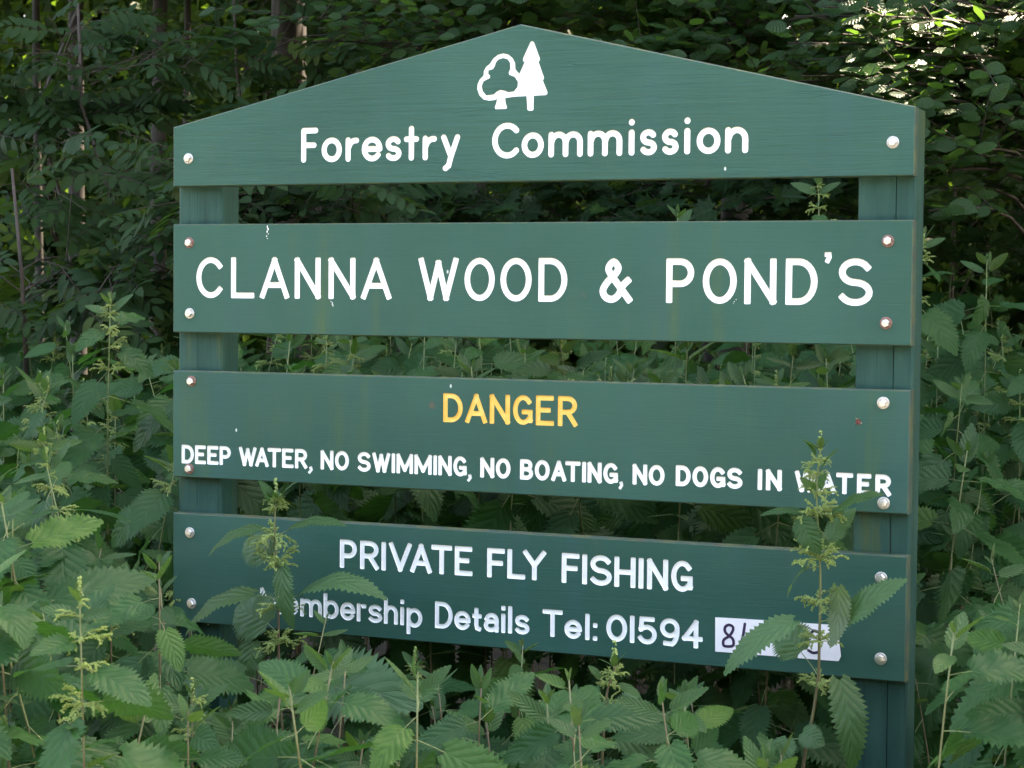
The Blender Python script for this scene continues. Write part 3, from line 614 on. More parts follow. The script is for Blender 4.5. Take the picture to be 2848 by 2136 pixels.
# ------------------------------------------------------------------ leaves
def leaf_geo(W_, droop, fold, teeth, petiole, cord=.06, tooth=.13, wav=.0, cols=(0, .55, 1.0), shape='ovate', twist=0.0, m=0, mp=1, thick=.008):
    """leaf along +x, face towards +z; blade length 1, petiole before it"""
    b = MB(); n = teeth * 2 if teeth else 10
    def width(t):
        if shape == 'ovate': return W_ * (t ** .42) * ((1 - t) ** .80) / .456
        if shape == 'ellip': return W_ * (math.sin(math.pi * t ** .85)) ** .8
        return W_ * (t ** .6) * ((1 - t) ** .75) / .42
    rows = []
    for i in range(n + 1):
        t = i / n; w = width(max(t, .012 if shape == 'ovate' else 0)) if t < 1 else 0.0
        row = []
        for sgn in (-1, 1):
            for c in cols[::-1] if sgn < 0 else cols[1:]:
                e = c; ww = w
                xx = t
                if teeth and c == 1.0:
                    if i % 2: ww = w * (1 + tooth) + .008; xx = t + .012
                    else: ww = w * (1 - tooth * .6)
                y = sgn * ww * c
                x = xx - cord * (c ** 2) * (1 - t) ** 4
                z = -droop * (t ** 2) + fold * abs(y) * (1 - .4 * t) + wav * math.sin(t * 17 + sgn * 1.3) * c * w - .6 * abs(y) ** 2 / max(W_, .01) * .25
                a = twist * t; y2, z2 = y * math.cos(a) - 0 * z, z + y * math.sin(a)
                row.append(((petiole + x * (1 - .10 * droop), y2, z2), (t, .5 + .5 * sgn * c)))
        rows.append(row)
    k = len(rows[0])
    for i in range(n):
        for j in range(k - 1):
            q = [rows[i][j], rows[i + 1][j], rows[i + 1][j + 1], rows[i][j + 1]]
            b.face([p[0] for p in q], m, [p[1] for p in q])
    # weld
    idx = {}; v2 = []; f2 = []
    for f in b.f:
        nf = []
        for i in f:
            key = tuple(round(c, 5) for c in b.v[i])
            if key not in idx: idx[key] = len(v2); v2.append(b.v[i])
            nf.append(idx[key])
        f2.append(nf)
    uv2, m2, ff = [], [], []
    for nf, u in zip(f2, b.uv):
        s = []; su = []
        for i, w in zip(nf, u):
            if i not in s: s.append(i); su.append(w)
        if len(s) > 2: ff.append(tuple(s)); uv2.append(su); m2.append(m)
    b.v, b.f, b.uv, b.m = v2, ff, uv2, m2
    if petiole > 0:
        b.tube([(0, 0, 0), (petiole * .5, 0, .02 * petiole), (petiole * 1.03, 0, -.004)], [thick, thick * .85, thick * .7], 4, mp, False)
    return b
def nettle_variants(matl, count, seed):
    r = random.Random(seed); res = []
    for k in range(count):
        res.append(leaf_geo(r.uniform(.22, .31), r.uniform(.08, .40), r.uniform(.05, .45), 15, r.uniform(.22, .42), r.uniform(.03, .09), r.uniform(.14, .22), r.uniform(0, .14), twist=r.uniform(-.35, .35)).mesh('nettle_leaf', [matl, M['petiole']], True))
    return res
NL = nettle_variants(M['nettle'], 12, 3)
NLT = [leaf_geo(U(.17, .24), U(-.05, .3), U(.3, .9), 10, U(.10, .2), .02, .12).mesh('young_leaf', [M['nettle_top'], M['petiole']], True) for _ in range(5)]
def spray_mesh(seed, n=4, length=1.0):
    r = random.Random(seed); b = MB()
    def strand(p, d, L, lev):
        k = 6; pts = [p]
        for i in range(k):
            d = (d + Vector((r.uniform(-.25, .25), r.uniform(-.25, .25), r.uniform(-.22, .08)))).normalized(); pts.append(pts[-1] + d * L / k)
        b.tube(pts, [.012] * len(pts), 3, 0, False)
        for i in range(1, k + 1):
            for _ in range(3):
                c = pts[i] + (pts[i - 1] - pts[i]) * r.random() + Vector((r.gauss(0, .02), r.gauss(0, .02), r.gauss(0, .02))); s = r.uniform(.018, .034)
                b.add([c + Vector(q) * s for q in ((1, 0, 0), (-1, 0, 0), (0, 1, 0), (0, -1, 0), (0, 0, 1), (0, 0, -1))], [(0, 2, 4), (2, 1, 4), (1, 3, 4), (3, 0, 4), (2, 0, 5), (1, 2, 5), (3, 1, 5), (0, 3, 5)])
            if lev == 0 and i in (2, 3, 4, 5): strand(pts[i], (d + Vector((r.uniform(-1, 1), r.uniform(-1, 1), r.uniform(-.5, .4)))).normalized(), L * r.uniform(.25, .45), 1)
    for q in range(n): strand(Vector((0, 0, 0)), Vector((1, r.uniform(-.9, .9), r.uniform(-.1, .9))).normalized(), length * r.uniform(.7, 1.0), 0)
    return b.mesh('flower_spray', M['flower'])
SPR = [spray_mesh(k, 3) for k in range(6)]
TIP = []
for k in range(4):                              # the budding head at the top of a stem
    b = MB(); r = random.Random(50 + k)
    for i in range(46):
        a, h = r.uniform(0, 6.28), r.random(); d = .16 * (1 - h * .6); c = Vector((d * math.cos(a) * r.random(), d * math.sin(a) * r.random(), h)); s = r.uniform(.03, .07)
        b.add([c + Vector(q) * s for q in ((1, 0, 0), (-1, 0, 0), (0, 1, 0), (0, -1, 0), (0, 0, 1.4), (0, 0, -1))], [(0, 2, 4), (2, 1, 4), (1, 3, 4), (3, 0, 4), (2, 0, 5), (1, 2, 5), (3, 1, 5), (0, 3, 5)])
    TIP.append(b.mesh('flower_head', M['flower']))

def basis(x, n):
    x = Vector(x).normalized(); z = Vector(n); z = (z - x * z.dot(x)).normalized(); y = z.cross(x)
    return Matrix(((x.x, y.x, z.x, 0), (x.y, y.y, z.y, 0), (x.z, y.z, z.z, 0), (0, 0, 0, 1)))
def leaf_at(parent, p, az, pitch, L, mesh, roll=0.0, name='leaf'):
    m = Matrix.Translation(p) @ Matrix.Rotation(az, 4, 'Z') @ Matrix.Rotation(-pitch, 4, 'Y') @ Matrix.Rotation(roll, 4, 'X') @ Matrix.Scale(L, 4)
    return obj(name, mesh, parent, m)
NETTLES = []; FREE = [False]
def covers(*ps):                                 # would this leaf hang in front of the boards or the right post?
    if FREE[0]: return False
    for p in ps:
        u, v, z = proj(p)
        if 488 < u < 2560 and v < 1727 + (u - 480) * .0845 - (10 if rng.random() < .8 else -30): return True
        if 2340 < u < 2580: return True
    return False
def nettle(x, y, H, label, group=None, lean=None, flowers=None, zlow=.3, size=1.0, thin=1.0):
    r = rng
    root = thing('nettle_plant', label, 'nettle', (x, y, 0), group); NETTLES.append(root)
    lean = lean if lean is not None else Vector((r.gauss(0, .07), r.gauss(0, .07) - .02, 0))
    if .1 < y < .7 and -.2 < x < 1.75: lean.y = abs(lean.y)
    if y < .1 and x > 1.5: lean.x = abs(lean.x)
    bow = Vector((r.gauss(0, .03), r.gauss(0, .03), 0))
    def at(z):
        t = z / H; return Vector((0, 0, z)) + lean * H * t * t * .9 + bow * math.sin(t * 3.1) * H
    if flowers is None: flowers = r.random() < .38
    zs_ = [H * k / 9 for k in range(10)]
    b = MB(); b.tube([at(z) for z in zs_], [.0036 * size * (1 - .62 * z / H) for z in zs_], 4, 0, True, .4)
    obj('stem', b.mesh('stem', M['stem'], True), root)
    z = H - .006; az = r.uniform(0, 6.28); k = 0
    inter = [.012, .02, .032, .042, .052, .058, .064, .068]
    lens = [.020, .040, .064, .088, .108, .122, .130, .134, .130]
    pit = [66, 48, 26, 6, -8, -18, -24, -28, -30]
    while z > max(zlow, .12 * H):
        Lb = lens[min(k, 8)] * size * r.uniform(.88, 1.2)
        for s in (0, math.pi):
            if k > 4 and r.random() < .10 * thin: continue
            a = az + s + r.gauss(0, .18); pt = math.radians(pit[min(k, 8)] + r.gauss(0, 13))
            mesh = r.choice(NLT) if k < 3 else r.choice(NL)
            away = math.sin(a)                                   # leaves turn their faces towards the open track
            pt += math.radians(24) * away * min(1, k / 3)
            xd = Vector((math.cos(a) * math.cos(pt), math.sin(a) * math.cos(pt), math.sin(pt)))
            nn = Vector((r.gauss(0, .48), -.52 + r.gauss(0, .42), .78 + r.gauss(0, .25)))
            LL = Lb * r.uniform(.85, 1.1); tip = Vector((x, y, 0)) + at(z) + xd * LL * 1.3
            if -.15 < x < 1.7 and OFF - .9 < tip.z and ((y > .1 and tip.y < .14) or (y < 0 and tip.y > -.02)): continue
            if y < -.03 and covers(tip, Vector((x, y, 0)) + at(z) + xd * LL * .6): continue
            obj('leaf', mesh, root, Matrix.Translation(at(z)) @ basis(xd, nn) @ Matrix.Scale(LL, 4))
            if flowers and 1 <= k <= 5 and r.random() < .85:
                obj('flower_spray', r.choice(SPR), root, Matrix.Translation(at(z)) @ Matrix.Rotation(a + r.gauss(0, .7), 4, 'Z') @ Matrix.Rotation(r.uniform(-.2, .4), 4, 'Y') @ Matrix.Scale((.018 + .008 * k) * r.uniform(.7, 1.1), 4))
        az += math.pi / 2 + r.gauss(0, .12); z -= inter[min(k, 7)] * r.uniform(.9, 1.2) * .88
        if k > 4 and r.random() < .6:                           # side shoots
            for q in range(2): obj('leaf', r.choice(NLT), root, Matrix.Translation(at(z + .03)) @ Matrix.Rotation(r.uniform(0, 6.28), 4, 'Z') @ Matrix.Rotation(r.uniform(-.7, .1), 4, 'Y') @ Matrix.Scale(r.uniform(.04, .065), 4))
        k += 1
    if flowers: obj('flower_head', r.choice(TIP), root, Matrix.Translation(at(H * .985)) @ Matrix.Rotation(r.uniform(0, 6), 4, 'Z') @ Matrix.Scale(.035, 4))
    return root

# ------------------------------------------------------------------ three nettles standing close in front of the boards, leaf by leaf
def hero(label, ypl, stem_px, top_z_extra, leaves, sprays, org, sc=2.212, srad=.0034, head=None):
    def px(x, y, dy=0.0): return PY(org[0] + x / sc, org[1] + y / sc, ypl + dy)
    pts = [px(*p) for p in stem_px]                               # top to bottom
    low = pts[-1]; d = (pts[-1] - pts[-2]).normalized()
    base = Vector((low.x + d.x * .2, low.y + .02, 0))
    root = thing('nettle_plant', label, 'nettle', (base.x, base.y, 0)); NETTLES.append(root)
    full = pts + [low + (base - low) * .5, base]; n = len(full)
    full = crv([tuple(p) for p in full], 3); n = len(full)
    b = MB(); b.tube([Vector(p) - base for p in full[::-1]], [srad * (1.15 - .75 * i / (n - 1)) for i in range(n)], 5, 0, True)
    obj('stem', b.mesh('stem', M['stem'], True), root)
    for (A, B, T, wid, dyB, dyT, nrm, opt) in leaves:
        a, p, q = px(*A), px(*B, dyB), px(*T, dyT)
        L = (q - p).length; droop = opt.get('droop', .18)
        g = leaf_geo(wid, 0.0, opt.get('fold', .25), 17, 0, opt.get('cord', .07), .17, .06, twist=opt.get('twist', 0))
        bs = basis(q - p, Vector(nrm)); out = MB()
        V = []
        for (x, y, z) in g.v:
            zz = z + droop * 4 * x * (1 - x) * .5
            V.append(p - base + (bs @ Vector((x * L, y * L, zz * L))))
        out.v = [tuple(v) for v in V]; out.f = g.f; out.m = g.m; out.uv = g.uv
        mid = (a + p) / 2 + Vector((0, 0, -.002 + .06 * (a - p).length))
        out.tube([a - base, mid - base, p - base + (q - p) * .03], [.0012, .0010, .0009], 4, 1, False)
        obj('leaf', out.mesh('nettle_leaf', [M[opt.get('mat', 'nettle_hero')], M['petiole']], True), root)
    for (x, y, s, sides) in sprays:
        p = px(x, y) - base
        for k in range(sides):
            a = k * math.pi * 2 / sides + U(-.4, .4)
            obj('flower_spray', rng.choice(SPR), root, Matrix.Translation(p) @ Matrix.Rotation(a, 4, 'Z') @ Matrix.Rotation(U(-.45, .15), 4, 'Y') @ Matrix.Scale(s * U(.8, 1.1), 4))
    if head:
        (x, y, s) = head
        obj('flower_head', rng.choice(TIP), root, Matrix.Translation(px(x, y) - base) @ Matrix.Scale(s, 4))
        for k in range(4):
            leaf_at(root, px(x, y) - base, k * 1.57 + .4, U(.5, 1.1), U(.022, .034), rng.choice(NLT))
    return root
N_F = (-.35, -.75, .55); N_UP = (-.1, -.35, .9); N_BACK = (.2, -.9, .3)
hero('tall flowering nettle rising in front of the first word of the membership line', -.16,
     [(1700, -90), (1692, 100), (1693, 250), (1702, 420), (1712, 650), (1714, 860), (1716, 1100), (1728, 1300), (1752, 1600), (1765, 1800)], 0,
     [((1692, 240), (1600, 190), (1283, 358), .22, -.02, -.05, N_UP, dict(droop=.25, mat='nettle_top')),
      ((1692, 240), (1780, 190), (2130, 172), .15, -.01, -.03, N_UP, dict(droop=.2, mat='nettle_top')),
      ((1694, 255), (1660, 350), (1505, 265), .42, .02, .05, N_F, dict(droop=.1)),
      ((1702, 400), (1735, 425), (1806, 805), .21, -.03, -.04, (-.3, -.9, .35), dict(droop=.16, fold=.12)),
      ((1712, 625), (1560, 588), (1140, 850), .22, -.02, -.06, N_UP, dict(droop=.3)),
      ((1712, 640), (1850, 592), (2383, 628), .17, -.01, -.03, N_UP, dict(droop=.34)),
      ((1714, 840), (1652, 770), (1452, 672), .50, .03, .06, N_F, dict(droop=.1)),
      ((1716, 1190), (1965, 1128), (2604, 1290), .25, -.03, -.10, N_F, dict(droop=.22)),
      ((1716, 1190), (1500, 1080), (1075, 1228), .30, -.02, -.08, N_F, dict(droop=.24)),
      ((1715, 900), (1560, 880), (1540, 1110), .42, .02, .01, (-.2, -.85, .4), dict(droop=.15)),
      ((1728, 1300), (1690, 1240), (1620, 1290), .40, -.02, -.03, N_F, dict(mat='nettle_top')),
      ((1735, 1450), (1700, 1440), (1560, 1450), .28, -.02, -.04, N_UP, dict(mat='nettle_top')),
      ((1738, 1480), (1760, 1490), (1850, 1500), .38, -.02, -.04, N_F, dict(mat='nettle_top')),
      ((1735, 1450), (1790, 1400), (1925, 1385), .28, -.02, -.04, N_F, dict(mat='nettle_top')),
      ((1692, 60), (1685, 30), (1590, -110), .22, .0, -.01, N_UP, dict(mat='nettle_top')), ((1692, 60), (1715, 20), (1830, -100), .20, .0, -.01, N_UP, dict(mat='nettle_top'))],
     [(1692, 60, .030, 4), (1692, 5, .026, 5), (1693, 230, .062, 4), (1702, 410, .058, 4), (1712, 680, .062, 3), (1715, 900, .058, 4)], (0, 1386), head=(1697, 20, .045))
hero('tall flowering nettle rising in front of the bolted end of the two lowest boards', -.16,
     [(963, -335), (942, -150), (938, 60), (950, 250), (957, 420), (958, 650), (952, 900), (945, 1120), (900, 1400), (860, 1600), (850, 1800)], 0,
     [((940, -240), (930, -265), (868, -345), .30, 0, -.01, N_UP, dict(mat='nettle_top')),
      ((940, -150), (962, -170), (1082, -305), .20, -.01, -.02, N_UP, dict(mat='nettle_top')),
      ((938, -30), (922, -55), (833, -128), .24, -.02, -.03, N_F, dict(mat='nettle_top')),
      ((938, -20), (960, -60), (1000, -160), .30, -.02, -.02, N_F, dict(mat='nettle_top')),
      ((942, 90), (845, 84), (588, 108), .20, -.01, -.04, N_UP, dict(droop=.15, mat='nettle_top')),
      ((942, 90), (1030, 105), (1352, -22), .24, -.01, -.03, N_UP, dict(droop=.2, mat='nettle_top')),
      ((950, 180), (1005, 272), (1180, 60), .30, .02, .04, N_F, dict(droop=.1)),
      ((944, 110), (840, 130), (960, 345), .32, -.03, -.04, N_F, dict(droop=.2, mat='nettle_top')),
      ((957, 420), (880, 425), (758, 612), .30, -.01, -.03, (-.8, -.4, .4), dict(droop=.2, twist=.5)),
      ((957, 600), (1066, 545), (1022, 915), .24, -.03, -.04, (.45, .85, -.2), dict(droop=.2)),
      ((955, 760), (1118, 742), (1497, 500), .20, -.02, -.03, N_F, dict(droop=.14)),
      ((952, 830), (790, 755), (366, 1090), .18, -.04, -.08, N_F, dict(droop=.22)),
      ((945, 1090), (840, 945), (700, 770), .50, .02, .05, N_F, dict(droop=.1)),
      ((940, 1150), (1078, 1118), (1150, 1690), .19, -.03, -.06, (.55, -.8, .25), dict(droop=.3, fold=.3, mat='nettle_top')),
      ((900, 1400), (850, 1440), (985, 1520), .45, -.02, -.03, N_F, dict()),
      ((880, 1480), (760, 1480), (700, 1700), .42, -.03, -.05, N_F, dict())],
     [(945, -220, .030, 4), (940, -140, .034, 4), (938, -30, .042, 4), (942, 100, .052, 5), (955, 380, .060, 5), (958, 640, .052, 4), (952, 880, .050, 4), (945, 1140, .045, 4)], (1848, 1386), head=(958, -290, .035))
hero('nettle with pale flower tassels standing below the lowest board near its middle', -.42,
     [(1745, 1025), (1715, 1110), (1688, 1210), (1680, 1330), (1665, 1500), (1660, 1700)], 0,
     [((1680, 1330), (1560, 1400), (1248, 1348), .24, -.02, -.05, N_UP, dict(droop=.12)),
      ((1680, 1320), (1650, 1330), (1580, 1570), .28, -.03, -.05, N_F, dict(droop=.14)),
      ((1670, 1480), (1765, 1475), (2145, 1612), .19, -.02, -.05, N_F, dict(droop=.14)),
      ((1675, 1380), (1890, 1240), (1690, 1430), .42, .04, .03, N_F, dict(droop=.1)),
      ((1700, 1150), (1760, 1150), (1900, 1230), .24, .01, .01, N_UP, dict(mat='nettle_top')),
      ((1700, 1150), (1650, 1110), (1575, 1030), .25, .01, .01, N_UP, dict(mat='nettle_top')),
      ((1662, 1600), (1600, 1620), (1450, 1720), .35, -.02, -.04, N_F, dict())],
     [(1725, 1080, .030, 5), (1705, 1150, .030, 4), (1683, 1290, .042, 4), (1665, 1500, .020, 3)], (924, 1386), head=(1735, 1040, .045))

# ------------------------------------------------------------------ other single nettles one can point to
def nettle_px(utip, vtip, z, label, flowers, ubase=None, vbase=None, size=1.0):
    p = PZ(utip, vtip, z); H = p.z
    x, y = p.x, p.y; lean = Vector((0, 0, 0))
    if ubase is not None:
        q = PZ(ubase, vbase, z); s = (p - q); k = H / max(.1, s.z); lx, ly = s.x * k, s.y * k
        x -= lx * .7; y -= ly * .7; lean = Vector((lx * .7 / H / .9, ly * .7 / H / .9, 0))
    return nettle(x, y, H, label, None, lean, flowers, .3, size)
FREE[0] = True
nettle_px(446, 1630, 3.60, 'slender young nettle beside the left end of the lowest board', False, 480, 2100)
nettle_px(118, 1700, 3.25, 'young nettle with a green budding top in the lower left corner', False, 160, 2050)
nettle_px(122, 1270, 3.85, 'tall flowering nettle leaning in at the far left, below the others behind it', True, 190, 1800)
nettle_px(912, 1715, 3.62, 'small nettle tip poking up over the membership line', False, 905, 2000, .8)
nettle_px(310, 830, 4.55, 'nettle that stands tallest in the patch left of the sign', True, 330, 1100)
nettle_px(2745, 720, 4.7, 'tall leafy nettle right of the sign against the dark gap', False, 2740, 1100)
nettle_px(2690, 1250, 4.0, 'nettle with large pale drooping leaves right of the right post', False, 2600, 1900, 1.25)
nettle_px(2272, 500, 4.75, 'nettle tall enough to show above the name board', True, 2250, 700)
nettle_px(1885, 590, 4.9, 'nettle whose green tip just clears the name board', False)
nettle_px(2575, 650, 4.6, 'nettle with pale flowers peeping past the right post', True, 2560, 900)
nettle_px(1455, 1790, 3.55, 'little nettle under the boards left of the flowering one', False, 1450, 2000, .8)

FREE[0] = False
# ------------------------------------------------------------------ the rest of the patch
placed = [(o.location.x, o.location.y) for o in NETTLES]
LBL = {'left': ('stinging nettle in the dense patch left of the sign', 'nettles crowding left of the sign'),
       'right': ('stinging nettle in the patch right of the sign', 'nettles crowding right of the sign'),
       'back': ('stinging nettle standing behind the sign, seen through its gaps', 'nettles behind the sign'),
       'front': ('leafy stinging nettle in front of the sign, below its boards', 'nettles in front of the sign')}
def place_label(kind, u, z, v, fl):
    a = 'flowering' if fl else 'leafy'
    row = 'near' if z < 4.3 else ('middle' if z < 5.4 else 'far')
    if kind == 'back':
        w = ['the left post', 'CLANNA', 'WOOD', 'the ampersand', "POND'S", 'the right post'][sum(u > t for t in (690, 1110, 1640, 1800, 2380))]
        lb = '%s nettle behind the sign, rooted below %s, in its %s row' % (a, w, {'near': 'nearest', 'middle': 'middle', 'far': 'rearmost'}[row])
    elif kind == 'front':
        w = ['PRIVATE', 'FLY', 'FISHING', 'the number strip'][sum(u > t for t in (1330, 1540, 1940))]
        lb = '%s nettle in front of the sign, under %s, %s the boards' % (a, w, 'close to' if z > 3.5 else 'well before')
    else:
        if kind == 'left': w = ['at the photo\'s left edge', 'midway to the left post', 'right beside the boards'][sum(u > t for t in (150, 330))]
        else: w = ['right beside the right post', 'at the photo\'s right edge'][u > 2700]
        lb = '%s nettle in the %s patch, %s, %s' % (a, kind, w, {'near': 'in the front row', 'middle': 'in the middle rows', 'far': 'in the rear rows'}[row])
    return lb, lb.replace('nettle', 'nettles', 1)
tries = 0; cnt = 0
while tries < 6000 and cnt < 275:
    tries += 1
    z = math.sqrt(U(2.75 ** 2, 6.9 ** 2)); u = U(-160, 3010)
    g = PZ(u, 1068, z); x, y = g.x, g.y
    if -.07 < y < .16 and -.1 < x < 1.64 and (y > -.03 or True): continue
    ms = .165 if z > 4.4 else (.125 if y < 0 and u > 480 else .145)
    if y < 0 and 2250 < u < 2620: continue
    if any((x - a) ** 2 + (y - b) ** 2 < ms * ms for a, b in placed): continue
    size = U(.9, 1.15)
    if y < 0 and -.12 < x < 1.7 and 430 < u < 2640:
        kind = 'front'
        vb = 1727 + (u - 480) * 172 / 2036 + rng.choice([U(50, 100), U(60, 220), U(110, 380)])
        if u < 700: vb = max(vb, U(1900, 2020))
        H = PZ(u, vb, z).z
        if u > 2230: continue
        if H < .5: continue
    else:
        kind = 'left' if u < 480 else ('right' if u > 2500 else 'back')
        if kind == 'left': lo = 1560 - (z - 2.75) / (5.6 - 2.75) * 640; vt = max(875, lo) + U(-20, 330 if z < 4.2 else 130)
        elif kind == 'right': lo = 1600 - (z - 3.2) / (5.0 - 3.2) * 800; vt = max(820, lo) + U(-60, 330)
        else: vt = U(880, 1050) if z > 4.6 else U(930, 1160)
        H = PZ(u, vt, z).z
        if H > 1.75: continue
        if H < .55: continue
    placed.append((x, y)); cnt += 1
    fl = rng.random() < (.32 if kind != 'front' else .12)
    lb, gp_ = place_label(kind, u, z, vt if kind != 'front' else vb, fl)
    zl = max(.25, H - (.62 if z > 4.5 else .75))
    nettle(x, y, H, lb, gp_, None if kind != 'front' else Vector((rng.gauss(0, .03), rng.gauss(0, .03), 0)), fl, zl, size)

# ------------------------------------------------------------------ cocksfoot seed heads, lower left corner
def grass(pts, label, heads):
    P_ = [PZ(u, v, z) for u, v, z in pts]; base = Vector((P_[-1].x + .03, P_[-1].y + .02, 0))
    root = thing('grass_stalk', label, 'grass', base)
    b = MB(); b.tube([p - base for p in ([base, (base + P_[-1]) / 2 + Vector((.01, 0, .05))] + P_[::-1])], [.0013] * (len(P_) + 2), 4)
    obj('stalk', b.mesh('stalk', M['straw']), root)
    for (u, v, z, du, dv) in heads:
        a = PZ(u, v, z); d = PZ(u + du, v + dv, z) - a; m = MB()
        for k in range(34):
            c = a - base + d * rng.random() + Vector((rng.gauss(0, .0022), rng.gauss(0, .0022), rng.gauss(0, .0022))); q = (d.normalized() + Vector((U(-.7, .7), U(-.7, .7), U(-.5, .5)))).normalized() * U(.003, .006); w = q.orthogonal().normalized() * .0011
            m.add([c, c + q * .5 + w, c + q, c + q * .5 - w], [(0, 1, 2, 3)])
        obj('seed_head', m.mesh('seed_head', M['seed']), root)
grass([(188, 2000, 3.05), (200, 2040, 3.05), (215, 2100, 3.05), (235, 2200, 3.05)], 'pale grass seed head in the lower left corner among nettles',
      [(187, 2004, 3.05, 12, 34), (203, 2036, 3.05, 14, 10), (188, 2064, 3.05, 30, 4)])
grass([(262, 2126, 3.0), (275, 2160, 3.0), (290, 2230, 3.0)], 'pale grass seed head cut off by the bottom edge', [(258, 2128, 3.0, 22, 10)])

# gaps in the leaf roof that let the sun through
HOLES = [(PZ(2490, 120, 5.75), .12), (PZ(2540, 55, 5.9), .03), (PZ(2440, 190, 5.7), .03), (PZ(640, 130, 11.0), .6), (PZ(600, 230, 10.5), .5), (PZ(560, 90, 9.6), .25), (PZ(470, 320, 8.2), .02), (PZ(200, 330, 11.0), .2), (PZ(330, 370, 10.5), .2), (PZ(2790, 350, 5.6), -.1), (PZ(2700, 890, 4.8), -.1)]
def keep(p, s0=.35, grow=0.0):
    for q, rr in HOLES:
        d = p - q; s = d.dot(SUN_DIR)
        if s > s0 and (d - SUN_DIR * s).length < rr + grow: return False
    return True
# ------------------------------------------------------------------ wood: shrubs and saplings
def simple_leaf(W_, droop, fold, shape, pet=.12, m=0):
    return leaf_geo(W_, droop, fold, 0, pet, .0, 0, .05, (0, 1.0), shape, thick=.012)
BEECH = [simple_leaf(U(.28, .34), U(.0, .22), U(.0, .35), 'ellip', .10).mesh('beech_leaf', [M['beech'], M['twig']], True) for _ in range(5)]
def lobed():                                    # five-lobed maple leaf
    b = MB(); pts = []
    dr = U(.05, .3)
    for k, (a, rr) in enumerate([(180, .10), (150, .42), (128, .30), (108, .62), (82, .36), (62, .70), (45, .48), (22, .80), (12, .62), (0, 1.0)]):
        pts.append((a, rr))
    full = [(a, r_) for a, r_ in pts] + [(-a, r_) for a, r_ in reversed(pts[1:-1])]
    o = Vector((.32, 0, 0))
    P_ = []
    for a, r_ in full:
        x = .32 + r_ * .68 * math.cos(math.radians(a)); y = r_ * .78 * math.sin(math.radians(a)); P_.append((x, y, -dr * x * x + .12 * abs(y)))
    c = (.32, 0, -dr * .1)
    for i in range(len(P_)):
        p, q = P_[i], P_[(i + 1) % len(P_)]
        b.face([c, q, p], 0, [(.32, .5), (q[0], .5 + .5 * q[1]), (p[0], .5 + .5 * p[1])])
    b.tube([(-.45, 0, .05), (.1, 0, 0)], [.01, .008], 3, 1, False)
    return b
MAPLE = [lobed().mesh('maple_leaf', [M['hazel'], M['twig']], True) for _ in range(4)]
def ash_leaf():
    b = MB(); n = rng.choice([4, 4, 5]); droop = U(.1, .45)
    def rach(t): return Vector((t, 0, -droop * t * t))
    b.tube([rach(k / 5) for k in range(6)], [.008, .007, .006, .005, .004, .003], 3, 1, False)
    def leaflet(p, ang, L, tw):
        g = leaf_geo(U(.20, .25), U(.1, .4), U(.1, .4), 0, .05, 0, 0, .04, (0, 1.0), 'lance', thick=.01)
        m = Matrix.Translation(p) @ Matrix.Rotation(ang, 4, 'Z') @ Matrix.Rotation(tw, 4, 'X') @ Matrix.Rotation(U(.0, .3), 4, 'Y') @ Matrix.Scale(L, 4)
        i0 = len(b.v); b.v += [tuple(m @ Vector(v)) for v in g.v]; b.f += [tuple(i0 + i for i in f) for f in g.f]; b.m += g.m; b.uv += g.uv
    for k in range(n):
        t = .26 + .64 * k / (n - 1) * .98; L = .36 * (.82 + .3 * math.sin(math.pi * (k + .7) / n))
        for s in (1, -1): leaflet(rach(t), s * math.radians(U(52, 66)), L, s * U(-.2, .25))
    leaflet(rach(1.0), 0, .36, 0)
    return b.mesh('ash_leaf', [M['ash'], M['twig']], True)
ASH = [ash_leaf() for _ in range(7)]

